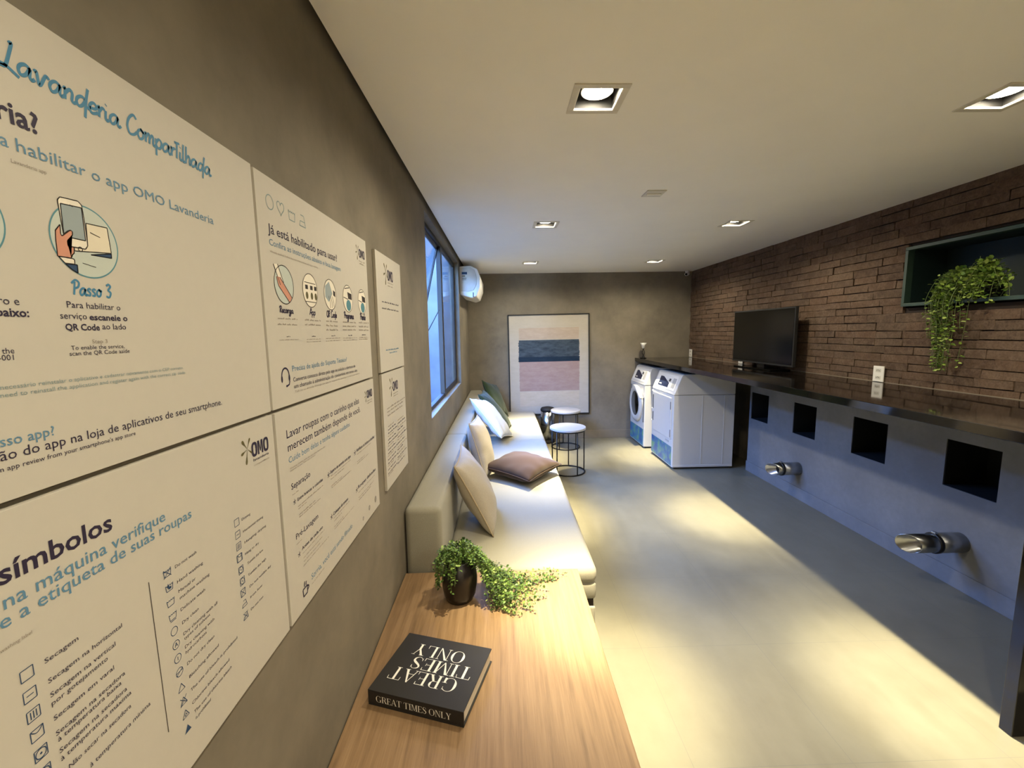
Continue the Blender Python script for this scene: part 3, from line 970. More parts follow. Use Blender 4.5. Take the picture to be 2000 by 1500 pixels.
# ------------------------------------------------------------------ cushions
def cushion(label, mat, c, e1, e2, w, h, thick, group, seed=1, pip=None, wr=0.006):
    e1 = Vector(e1).normalized()
    e2 = Vector(e2)
    e2 = (e2 - e1 * e2.dot(e1)).normalized()
    n = e1.cross(e2)
    c = Vector(c)
    R = random.Random(seed)
    ph = [R.uniform(0, 6.28) for _ in range(8)]
    N = 28
    def rim(u, v):
        x = w / 2 * u * (1 - 0.085 * (1 - v * v) * abs(u))
        y = h / 2 * v * (1 - 0.085 * (1 - u * u) * abs(v))
        return x, y
    bm = bmesh.new()
    grid = {}
    for side in (1, -1):
        for i in range(N + 1):
            for j in range(N + 1):
                u, v = -1 + 2 * i / N, -1 + 2 * j / N
                edge = i in (0, N) or j in (0, N)
                if edge and side == -1:
                    grid[(side, i, j)] = grid[(1, i, j)]
                    continue
                x, y = rim(u, v)
                p = ((1 - u ** 2) * (1 - v ** 2)) ** 0.42
                z = thick / 2 * p
                # folds that run in from the seams
                z += wr * p * (math.sin(5 * u + ph[0] + 2 * v) * math.sin(3 * v + ph[1]) + 0.9 * abs(u) ** 3 * math.sin(13 * v + ph[2]) + 0.9 * abs(v) ** 3 * math.sin(12 * u + ph[3]))
                q = c + e1 * x + e2 * y + n * (z * side)
                grid[(side, i, j)] = bm.verts.new(q)
        for i in range(N):
            for j in range(N):
                f = [grid[(side, i, j)], grid[(side, i + 1, j)], grid[(side, i + 1, j + 1)], grid[(side, i, j + 1)]]
                bm.faces.new(f if side == 1 else f[::-1])
    t = thing('cushion', label, 'cushion', c, group)
    obj('cushion_cover', bm, mat, t, smooth=True)
    pts = []
    M = 24
    for (u0, v0, u1, v1) in ((-1, -1, 1, -1), (1, -1, 1, 1), (1, 1, -1, 1), (-1, 1, -1, -1)):
        for k in range(M):
            f = k / M
            x, y = rim(u0 + (u1 - u0) * f, v0 + (v1 - v0) * f)
            pts.append(c + e1 * x + e2 * y)
    bm = bmesh.new()
    tube(bm, pts, 0.0045, 6, closed=True)
    obj('seam_piping', bm, pip or mat, t, smooth=True)
    return t
G = 'cushions on the sofa'
cushion('beige cushion leaning on the backrest, nearest the potted plant', 'beige', (-0.183, 2.585, 0.658), (-0.02, 1, 0.01), (-0.215, 0.02, 0.43), 0.47, 0.475, 0.17, G, 1, 'piping_beige')
cushion('beige cushion standing on the sofa just behind the nearest one', 'beige', (-0.196, 3.53, 0.674), (0.10, 1, -0.04), (-0.13, 0, 0.45), 0.45, 0.465, 0.17, G, 2, 'piping_beige')
cushion('white cushion leaning on the backrest in blue daylight', 'white_fab', (-0.13, 4.64, 0.682), (0.13, 0.45, -0.09), (-0.37, 0.06, 0.43), 0.46, 0.54, 0.16, G, 3, None, 0.012)
cushion('dark green cushion right behind the white cushion', 'green', (-0.10, 5.12, 0.672), (0.10, 1, 0.0), (-0.36, 0.03, 0.47), 0.42, 0.58, 0.13, G, 4)
cushion('dark green cushion farthest along the sofa with one corner standing tallest', 'green', (-0.11, 5.85, 0.71), (0.40, 0.8, -0.25), (-0.27, 0.05, 0.5), 0.44, 0.50, 0.13, G, 5)
cushion('brown cushion lying flat on the sofa seat', 'brown', (0.145, 3.40, 0.531), (0.62, 0.78, 0.03), (-0.75, 0.62, 0.06), 0.47, 0.47, 0.16, G, 6, None, 0.008)

# ------------------------------------------------------------------ wire side tables and bin
def wire_table(c, label, rot=0.0):
    t = thing('wire_table', label, 'table', (c[0], c[1], 0), 'round white wire tables')
    zt = 0.533
    bm = bmesh.new()
    lathe(bm, [(0.2, zt - 0.028), (0.206, zt - 0.024), (0.206, zt - 0.004), (0.202, zt)], (c[0], c[1], 0), 56)
    obj('table_top', bm, 'table_white', t, bevel=0.0)
    bm = bmesh.new()
    tube(bm, ring_pts(c, 0.194, 56, 0.0085), 0.008, 8, closed=True)
    obj('floor_ring', bm, 'black', t, smooth=True)
    bm = bmesh.new()
    tube(bm, ring_pts(c, 0.194, 56, zt - 0.0355), 0.007, 8, closed=True)
    obj('top_ring', bm, 'black', t, smooth=True)
    for k in range(5):
        a = rot + 2 * PI * k / 5
        x, y = c[0] + 0.194 * math.cos(a), c[1] + 0.194 * math.sin(a)
        bm = bmesh.new()
        tube(bm, [(x, y, 0.01), (x, y, zt - 0.03)], 0.0068, 8)
        obj('leg', bm, 'black', t, smooth=True)
wire_table((0.735, 4.805), 'white round wire-frame table standing nearer beside the sofa', 0.12)
wire_table((0.865, 5.865), 'white round wire-frame table standing farther, under the framed print', 0.35)

t = thing('pedal_bin', 'polished steel pedal bin with black lid beside the far wire table', 'bin', (0.63, 6.16, 0))
c = (0.645, 6.17, 0)
bm = bmesh.new()
lathe(bm, [(0.100, 0.04), (0.100, 0.47)], c, 36)
obj('bin_body', bm, 'chrome', t, smooth=False)
for p in t.children[0].data.polygons:
    p.use_smooth = len(p.vertices) == 4
bm = bmesh.new()
lathe(bm, [(0.104, 0.001), (0.106, 0.02), (0.104, 0.042)], c, 36)
obj('bin_base', bm, 'black_matt', t, smooth=True)
bm = bmesh.new()
lathe(bm, [(0.104, 0.468), (0.106, 0.49), (0.09, 0.515), (0.04, 0.528), (0.002, 0.53)], c, 36)
obj('bin_lid', bm, 'black_matt', t, smooth=True)
obj('bin_pedal', boxes((0.62, 0.67, 6.035, 6.075, 0.008, 0.02)), 'black', t, bevel=0.004)

# ------------------------------------------------------------------ wooden side table
t = thing('wooden_side_table', 'pale oak side table in the foreground against the left wall', 'table', (-0.07, 1.1, 0))
TZ = 0.45
obj('table_top', boxes((XL + 0.004, 0.353, 0.16, 1.987, TZ - 0.035, TZ)), 'oak', t, bevel=0.0025)
for y in (0.2, 1.9):
    obj('leg', boxes((XL + 0.02, 0.335, y, y + 0.035, 0.001, TZ - 0.0355)), 'oak', t, bevel=0.002)

# book: local frame from its four measured corners
bc = [Vector((-0.447, 1.238, 0)), Vector((-0.135, 1.143, 0)), Vector((-0.063, 1.399, 0)), Vector((-0.372, 1.494, 0))]
ex = (bc[1] - bc[0])
BW = ex.length
ex.normalize()
ey = Vector((-ex.y, ex.x, 0))
BD = (bc[2] - bc[1]).length
MB = Matrix((ex, ey, Vector((0, 0, 1)))).transposed().to_4x4()
MB.translation = bc[0] + Vector((0, 0, TZ + 0.0005))
def bk(bm):
    bm.transform(MB)
    return bm
t = thing('coffee_table_book', 'thick black hardcover book lying on the oak side table', 'book', MB @ Vector((BW / 2, BD / 2, 0)))
BH = 0.052
obj('book_cover', bk(boxes((0, BW, 0, BD, 0, 0.004), (0, BW, 0, BD, BH - 0.004, BH), (0, BW, 0, 0.005, 0.004, BH - 0.004))), 'cover', t, bevel=0.0012)
obj('page_block', bk(boxes((0.005, BW - 0.006, 0.005, BD - 0.006, 0.0042, BH - 0.0042))), 'page', t)

# high-contrast capitals, drawn as outlines on a unit-high grid
def q(*p):
    return list(p)
def vstem(x, w, y0=0.0, y1=1.0):
    return [(x, y0), (x + w, y0), (x + w, y1), (x, y1)]
def serif(x, w, y, over=0.09):
    return [(x - over, y), (x + w + over, y), (x + w + over, y + 0.03), (x - over, y + 0.03)]
def arcband(cx, cy, rx, ry, a0, a1, tk, tn, n=28):
    """bowl that is thick where it runs upright and thin where it runs level"""
    out, inn = [], []
    for i in range(n + 1):
        a = math.radians(a0 + (a1 - a0) * i / n)
        k = tn + (tk - tn) * math.cos(a) ** 2
        out.append((cx + rx * math.cos(a), cy + ry * math.sin(a)))
        inn.append((cx + (rx - k) * math.cos(a), cy + (ry - tn) * math.sin(a)))
    return [[out[i], out[i + 1], inn[i + 1], inn[i]] for i in range(n)]
TK, TN = 0.135, 0.03
def glyph(ch):
    if ch == 'I':
        return [vstem(.12, TK), serif(.12, TK, 0), serif(.12, TK, .97)], .38
    if ch == 'T':
        return [vstem(.32, TK), serif(.32, TK, 0), [(0.02, .97), (.76, .97), (.76, 1), (0.02, 1)], [(0.0, .74), (.025, .74), (.05, 1), (0.02, 1)], [(.755, .74), (.78, .74), (.76, 1), (.73, 1)]], .80
    if ch == 'E':
        return [vstem(.12, TK), serif(.12, TK, 0), serif(.12, TK, .97), [(.2, .97), (.66, .97), (.66, 1), (.2, 1)], [(.2, 0), (.7, 0), (.7, .03), (.2, .03)], [(.2, .5), (.52, .5), (.52, .53), (.2, .53)],
                [(.64, .78), (.66, .78), (.67, 1), (.62, 1)], [(.67, 0), (.72, 0), (.715, .25), (.695, .25)], [(.5, .4), (.52, .4), (.53, .63), (.51, .63)]], .76
    if ch == 'L':
        return [vstem(.12, TK), serif(.12, TK, 0), serif(.12, TK, .97), [(.2, 0), (.68, 0), (.68, .03), (.2, .03)], [(.65, 0), (.7, 0), (.695, .28), (.675, .28)]], .73
    if ch == 'O':
        return arcband(.47, .5, .43, .515, 0, 360, .15, TN, 48), .94
    if ch == 'G':
        return arcband(.47, .5, .43, .515, 48, 332, .15, TN, 40) + [vstem(.72, TK - .01, .03, .40), serif(.72, TK - .01, .40, .08), [(.74, .72), (.765, .72), (.775, .98), (.75, .9)]], .95
    if ch == 'R':
        return [vstem(.12, TK), serif(.12, TK, 0), serif(.12, TK, .97), [(.2, .97), (.45, .97), (.45, 1), (.2, 1)], [(.2, .48), (.45, .48), (.45, .51), (.2, .51)], [(.42, .5), (.56, .5), (.80, .03), (.64, .03)], serif(.66, .12, 0, .07)] + arcband(.42, .74, .27, .26, -90, 90, .13, TN, 18), .84
    if ch == 'A':
        return [[(.06, 0), (.10, 0), (.42, 1), (.38, 1)], [(.62, 0), (.78, 0), (.44, 1.01), (.36, 1.01)], [(.18, .33), (.66, .33), (.66, .36), (.18, .36)], serif(.05, .06, 0), serif(.64, .12, 0)], .86
    if ch == 'M':
        return [vstem(.12, .035), serif(.11, .05, 0), [(.02, .97), (.2, .97), (.2, 1), (.02, 1)], [(.13, 1), (.28, 1), (.53, .03), (.47, .03)], [(.48, .03), (.52, .03), (.82, 1), (.78, 1)], vstem(.76, TK), serif(.76, TK, 0), serif(.76, TK, .97, .06)], 1.0
    if ch == 'N':
        return [vstem(.14, .035), serif(.13, .05, 0), [(.02, .97), (.2, .97), (.2, 1), (.02, 1)], [(.13, 1), (.29, 1), (.77, 0), (.70, 0)], vstem(.735, .035), serif(.73, .05, .97)], .90
    if ch == 'S':
        P = [(.55, .80), (.45, .97), (.30, .985), (.15, .90), (.12, .76), (.22, .62), (.40, .48), (.53, .34), (.52, .15), (.38, .02), (.24, .02), (.12, .14), (.085, .28)]
        Wd = [.02, .025, .03, .07, .10, .13, .15, .13, .09, .04, .03, .025, .02]
        Q = []
        for i in range(len(P) - 1):
            a, b = Vector(P[i]), Vector(P[i + 1])
            for k in range(4):
                f = k / 4
                p0, p3 = Vector(P[max(i - 1, 0)]), Vector(P[min(i + 2, len(P) - 1)])
                c_ = 0.5 * ((2 * a) + (b - p0) * f + (2 * p0 - 5 * a + 4 * b - p3) * f * f + (3 * a - p0 - 3 * b + p3) * f ** 3)
                Q.append((c_, Wd[i] + (Wd[i + 1] - Wd[i]) * f))
        Q.append((Vector(P[-1]), Wd[-1]))
        L, R_ = [], []
        for i, (c_, w_) in enumerate(Q):
            tt = (Q[min(i + 1, len(Q) - 1)][0] - Q[max(i - 1, 0)][0]).normalized()
            nn = Vector((-tt.y, tt.x))
            L.append(tuple(c_ + nn * w_ / 2))
            R_.append(tuple(c_ - nn * w_ / 2))
        return [[L[i], L[i + 1], R_[i + 1], R_[i]] for i in range(len(L) - 1)] + [[(.53, .72), (.555, .72), (.56, .97), (.535, .92)], [(.075, .05), (.10, .09), (.10, .30), (.075, .30)]], .64
    if ch == 'Y':
        return [[(.10, 1), (.26, 1), (.52, .44), (.40, .44)], [(.70, 1), (.735, 1), (.50, .44), (.46, .46)], vstem(.39, TK, 0, .47), serif(.39, TK, 0), serif(.12, .12, .97), serif(.70, .04, .97)], .86
    return [], .34
def serif_word(bm, word, place, lift=0.0):
    """place(x, y) -> 3-D point; x runs along the word in cap heights"""
    x = 0.0
    for ch in word:
        polys, adv = glyph(ch)
        for k, pl in enumerate(polys):
            vs = [bm.verts.new(place(x + p[0], p[1], lift + k * 4e-6)) for p in pl]
            bm.faces.new(vs)
        x += adv
    return x
def word_len(word):
    return sum(glyph(c)[1] for c in word)
# cover title: read from the far side of the table, so it runs towards -x as seen from here
bm = bmesh.new()
zt = BH + 0.0003
for word, xa, xb, ya, yb in (('GREAT', 0.270, 0.032, 0.073, 0.022), ('TIMES', 0.298, 0.080, 0.131, 0.080), ('ONLY', 0.252, 0.058, 0.189, 0.138)):
    n_ = word_len(word)
    ya, yb = ya + 0.034, yb + 0.034
    serif_word(bm, word, lambda x, y, l, xa=xa, xb=xb, ya=ya, yb=yb, n_=n_: MB @ Vector((xa + (xb - xa) * x / n_, ya + (yb - ya) * y, zt + l)))
obj('cover_title', bm, 'foil', t)
bm = bmesh.new()
n_ = word_len('GREAT TIMES ONLY')
serif_word(bm, 'GREAT TIMES ONLY', lambda x, y, l: MB @ Vector((0.028 + 0.258 * x / n_, -0.0003 - l, 0.016 + 0.021 * y)))
obj('spine_title', bm, 'foil', t)

# vase with trailing plant
vc = (-0.208, 1.775, TZ + 0.0005)
t = thing('potted_plant', 'bushy green plant trailing out of a black vase on the oak side table', 'plant', vc)
bm = bmesh.new()
lathe(bm, [(0.048, 0), (0.058, 0.004), (0.070, 0.03), (0.0765, 0.07), (0.078, 0.1), (0.075, 0.13), (0.064, 0.16), (0.052, 0.178), (0.05, 0.186), (0.045, 0.186), (0.046, 0.17)], vc, 40)
obj('vase', bm, 'vase', t, smooth=True)
bl, bs = bmesh.new(), bmesh.new()
R = random.Random(11)
V0 = Vector(vc)
for i in range(95):
    a = R.uniform(0, 2 * PI)
    rr = R.uniform(0.03, 0.10)
    h = 0.285 - rr * 0.75 - R.uniform(0, 0.03)
    tip = V0 + Vector((math.cos(a) * rr, math.sin(a) * rr, h))
    end = tip + Vector((math.cos(a) * 0.018, math.sin(a) * 0.018, -R.uniform(0.02, 0.085)))
    strand(bl, bs, [V0 + Vector((0, 0, 0.175)), V0 + Vector((math.cos(a) * rr * .45, math.sin(a) * rr * .45, h * 0.93)), tip, end], 22, 0.0135, 0.0008, 0.004)
for i in range(80):                                        # trails that spill to the right over the table
    ang = R.uniform(-0.5, 0.72)
    ln = R.uniform(0.14, 0.34) * (1 - 0.55 * abs(ang - 0.1))
    if R.random() < 0.12 and abs(ang) < .5:
        ln = R.uniform(0.36, 0.45)
        ang = R.uniform(0.1, 0.4)
    d = Vector((math.cos(ang), math.sin(ang), 0))
    sd = Vector((-d.y, d.x, 0)) * R.uniform(-0.03, 0.03)
    s0 = V0 + Vector((0.03, 0, 0.18))
    strand(bl, bs, [s0, V0 + d * 0.085 + Vector((0, 0, R.uniform(0.17, 0.21))), V0 + d * (0.10 + ln * 0.25) + Vector((0, 0, R.uniform(0.05, 0.12))), V0 + d * (0.08 + ln * 0.65) + sd + Vector((0, 0, R.uniform(0.008, 0.04))), V0 + d * (0.07 + ln) + sd * 1.4 + Vector((0, 0, R.uniform(0.006, 0.018)))], int(24 + 60 * ln), 0.0135, 0.0008, 0.004)
for i in range(9):                                         # left side sprigs
    a = PI + R.uniform(-0.7, 0.5)
    d = Vector((math.cos(a), math.sin(a), 0))
    strand(bl, bs, [V0 + Vector((-0.02, 0, 0.18)), V0 + d * 0.075 + Vector((0, 0, 0.20)), V0 + d * 0.095 + Vector((0, 0, 0.13)), V0 + d * R.uniform(.09, .105) + Vector((0, 0, R.uniform(0.05, 0.09)))], 18, 0.0135, 0.0008, 0.004)
for dx in (-0.03,):                                        # one sprig hanging down the front of the vase
    strand(bl, bs, [V0 + Vector((dx, -0.02, 0.185)), V0 + Vector((dx, -0.07, 0.185)), V0 + Vector((dx + 0.002, -0.081, 0.13)), V0 + Vector((dx + .004, -0.081, 0.07))], 14, 0.0135, 0.0008, 0.003)
obj('foliage', bl, 'leaf', t)
obj('stems', bs, 'stem', t)

# ------------------------------------------------------------------ posters on the left wall
PX = -0.488                      # printed face of the boards
POST = {'A': (0.205, 0.8935, 1.4625, 1.955), 'B': (0.205, 0.8955, 0.965, 1.4550),
        'C': (0.9022, 1.600, 1.4625, 1.953), 'D': (0.906, 1.6035, 0.965, 1.4545),
        'E': (1.7135, 2.119, 1.465, 1.948), 'F': (1.7185, 2.111, 0.972, 1.4578)}
PLAB = {'A': 'large white poster top left with the smartphone drawing and blue script title',
        'B': 'large white poster bottom left with columns of laundry symbols',
        'C': 'upper middle white poster with a row of five round drawings',
        'D': 'lower middle white poster with small text blocks and a cup of coffee icon',
        'E': 'narrow white poster top right, the emptiest one, next to the window',
        'F': 'narrow white poster bottom right filled with small two-column text'}
PTH = {}
for k, (y0, y1, z0, z1) in POST.items():
    t = thing('information_poster', PLAB[k], 'poster', (XL, (y0 + y1) / 2, z0), 'posters on the left wall')
    obj('board', boxes((XL + 0.001, PX, y0, y1, z0, z1)), 'board', t, bevel=0.0006)
    PTH[k] = t
INK = {}
def blocks(items, near):
    """group printed lines that belong together; items are (poster, y0, y1, z)"""
    root = list(range(len(items)))
    def find(i):
        while root[i] != i:
            i = root[i]
        return i
    for i, a in enumerate(items):
        for j in range(i):
            b = items[j]
            if a[0] == b[0] and abs(a[3] - b[3]) < near and a[1] < b[2] + near and b[1] < a[2] + near:
                root[find(i)] = find(j)
    return [find(i) for i in range(len(items))]
def ink(po, part, col, block=0):
    key = (po, part, col, block)
    if key not in INK:
        INK[key] = bmesh.new()
    return INK[key]
LIFT = [0]
def lift():
    LIFT[0] += 1
    return PX + 0.0003 + (LIFT[0] % 40) * 6e-6
FC = bpy.data.curves.new('lettering', 'FONT')
FC.resolution_u = 2
FO = bpy.data.objects.new('lettering', FC)
COL.objects.link(FO)
def letter(bm, s, y0, y1, z, cap, bold=0.0, right=False):
    FC.body = s
    FC.size = 1.0
    FC.offset = bold
    bpy.context.view_layer.update()
    me = bpy.data.meshes.new_from_object(FO.evaluated_get(bpy.context.evaluated_depsgraph_get()))
    xs = [v.co.x for v in me.vertices]
    a, b = min(xs), max(xs)
    sc = cap / 0.682
    if y0 is None:
        kx = sc * 1.02
        y0 = y1 - (b - a) * kx
    else:
        kx = (y1 - y0) / (b - a)
    X = lift()
    for v in me.vertices:
        v.co = Vector((X, y0 + (v.co.x - a) * kx, z + v.co.y * sc))
    bm.from_mesh(me)
    bpy.data.meshes.remove(me)

# brush-script letters: strokes on an x-height grid
SCR = {
    'L': ([[(.45, 1.95), (.62, 2.05), (.48, 1.2), (.25, .15), (-.05, 0), (-.1, .12), (.35, .1), (1.15, -.3)]], 1.0),
    'a': ([[(.88, .82), (.55, 1), (.2, .75), (.08, .35), (.28, .02), (.6, .25), (.88, .85), (.86, .25), (1.02, .02), (1.22, .22)]], 1.15),
    'v': ([[(0, .85), (.18, .95), (.34, .1), (.5, .08), (.86, .98), (1.1, .82)]], 1.08),
    'n': ([[(.0, .8), (.12, .95), (.12, 0)], [(.13, .5), (.5, 1), (.72, .78), (.7, .18), (.86, .0), (1.06, .2)]], 1.0),
    'd': ([[(.88, .82), (.55, 1), (.2, .75), (.08, .35), (.28, .02), (.6, .25), (.9, .9)], [(1.08, 1.95), (.92, .8), (.84, -.75)], [(.9, .3), (1.2, .2)]], 1.12),
    'e': ([[(.12, .42), (.6, .5), (.76, .78), (.5, 1), (.2, .78), (.1, .36), (.32, .02), (.66, .12), (.9, .32)]], .88),
    'r': ([[(.0, .8), (.12, .95), (.14, 0)], [(.14, .5), (.42, .98), (.66, .88)]], .66),
    'i': ([[(.1, .92), (.1, .2), (.25, 0), (.44, .2)], [(.1, 1.42), (.15, 1.5)]], .46),
    'C': ([[(1.05, 1.75), (.72, 2.05), (.25, 1.55), (.05, .75), (.3, .04), (.8, .1), (1.15, .5)]], 1.15),
    'o': ([[(.5, 1), (.15, .75), (.1, .3), (.4, .0), (.72, .3), (.7, .78), (.45, 1), (.62, .8), (.95, .85)]], .92),
    'm': ([[(.0, .8), (.12, .95), (.12, 0)], [(.13, .5), (.42, 1), (.58, .78), (.56, 0)], [(.57, .5), (.88, 1), (1.04, .78), (1.02, .18), (1.18, 0), (1.36, .2)]], 1.34),
    'p': ([[(.05, .95), (.12, -.85)], [(.1, .55), (.4, 1), (.76, .8), (.72, .28), (.42, .0), (.12, .2)]], .9),
    't': ([[(-.15, 1.72), (.6, 1.82)], [(.22, 1.8), (.2, 0)]], .58),
    'l': ([[(.12, 2), (.1, .2), (.28, .0), (.42, .15)]], .44),
    'h': ([[(.12, 2), (.1, 0)], [(.12, .5), (.46, 1), (.66, .78), (.65, .1), (.85, .1)]], .88),
    'P': ([[(.32, 1.75), (.22, .0)], [(-.15, 1.5), (.4, 1.98), (.95, 1.7), (.85, 1.1), (.3, .85)]], 1.08),
    's': ([[(.62, .85), (.36, 1), (.12, .78), (.5, .4), (.45, .06), (.05, .12)]], .76),
    '3': ([[(.1, 1.65), (.45, 1.9), (.8, 1.6), (.4, 1.05), (.85, .7), (.6, .05), (.05, .15)]], .95),
    'R': ([[(.3, 1.75), (.22, .0)], [(-.1, 1.55), (.4, 1.98), (.9, 1.65), (.75, 1.1), (.28, .95), (.55, .6), (.95, .0)]], 1.08),
    'c': ([[(.68, .8), (.42, 1), (.15, .75), (.1, .3), (.36, .0), (.75, .2)]], .76),
    'g': ([[(.85, .85), (.5, 1), (.2, .75), (.1, .35), (.3, .05), (.6, .25), (.86, .9), (.8, -.55), (.45, -.9), (.15, -.6), (1.1, .2)]], 1.05),
    'A': ([[(0, 0), (.55, 1.95), (.95, .0)], [(.15, .6), (.95, .7)]], 1.08),
    'Q': ([[(.6, 1.95), (.15, 1.5), (.1, .5), (.5, .02), (.95, .5), (.95, 1.4), (.6, 1.95)], [(.6, .5), (1.1, -.15)]], 1.15),
}
def smooth2(pts, k=6):
    out = []
    n = len(pts)
    for i in range(n - 1):
        p0, p1, p2, p3 = [Vector(pts[j]) for j in (max(i - 1, 0), i, i + 1, min(i + 2, n - 1))]
        for j in range(k):
            u = j / k
            out.append(0.5 * ((2 * p1) + (p2 - p0) * u + (2 * p0 - 5 * p1 + 4 * p2 - p3) * u * u + (3 * p1 - p0 - 3 * p2 + p3) * u ** 3))
    out.append(Vector(pts[-1]))
    return out
def ribbon(bm, pts, w, X, closed=False):
    """flat printed stroke on the poster plane; pts are (y, z)"""
    P = [Vector(p) for p in pts]
    n = len(P)
    A, B = [], []
    for i, p in enumerate(P):
        if closed:
            t_ = P[(i + 1) % n] - P[i - 1]
        else:
            t_ = P[min(i + 1, n - 1)] - P[max(i - 1, 0)]
        if t_.length < 1e-9:
            t_ = Vector((1, 0))
        t_.normalize()
        nn = Vector((-t_.y, t_.x)) * w / 2
        A.append(bm.verts.new((X, p.x + nn.x, p.y + nn.y)))
        B.append(bm.verts.new((X, p.x - nn.x, p.y - nn.y)))
    for i in range(n if closed else n - 1):
        j = (i + 1) % n
        bm.faces.new((A[i], A[j], B[j], B[i]))
def script(bm, s, y0, y1, z, cap, wt):
    tot = sum(SCR[c][1] if c in SCR else .7 for c in s)
    kx = (y1 - y0) / tot
    kz = cap / 2.0
    x = 0.0
    for c in s:
        if c in SCR:
            for st in SCR[c][0]:
                P = smooth2(st)
                ribbon(bm, [(y0 + (x + p.x + 0.12 * p.y) * kx, z + p.y * kz) for p in P], wt * cap, lift())
            x += SCR[c][1]
        else:
            x += .7
def fill(bm, pts):
    X = lift()
    vs = [bm.verts.new((X, p[0], p[1])) for p in pts]
    f = bm.faces.new(vs)
    bmesh.ops.triangulate(bm, faces=[f])
def ell(y, z, r, n=40, ry=None):
    return [(y + (ry or r) * math.cos(2 * PI * i / n), z + r * math.sin(2 * PI * i / n)) for i in range(n)]

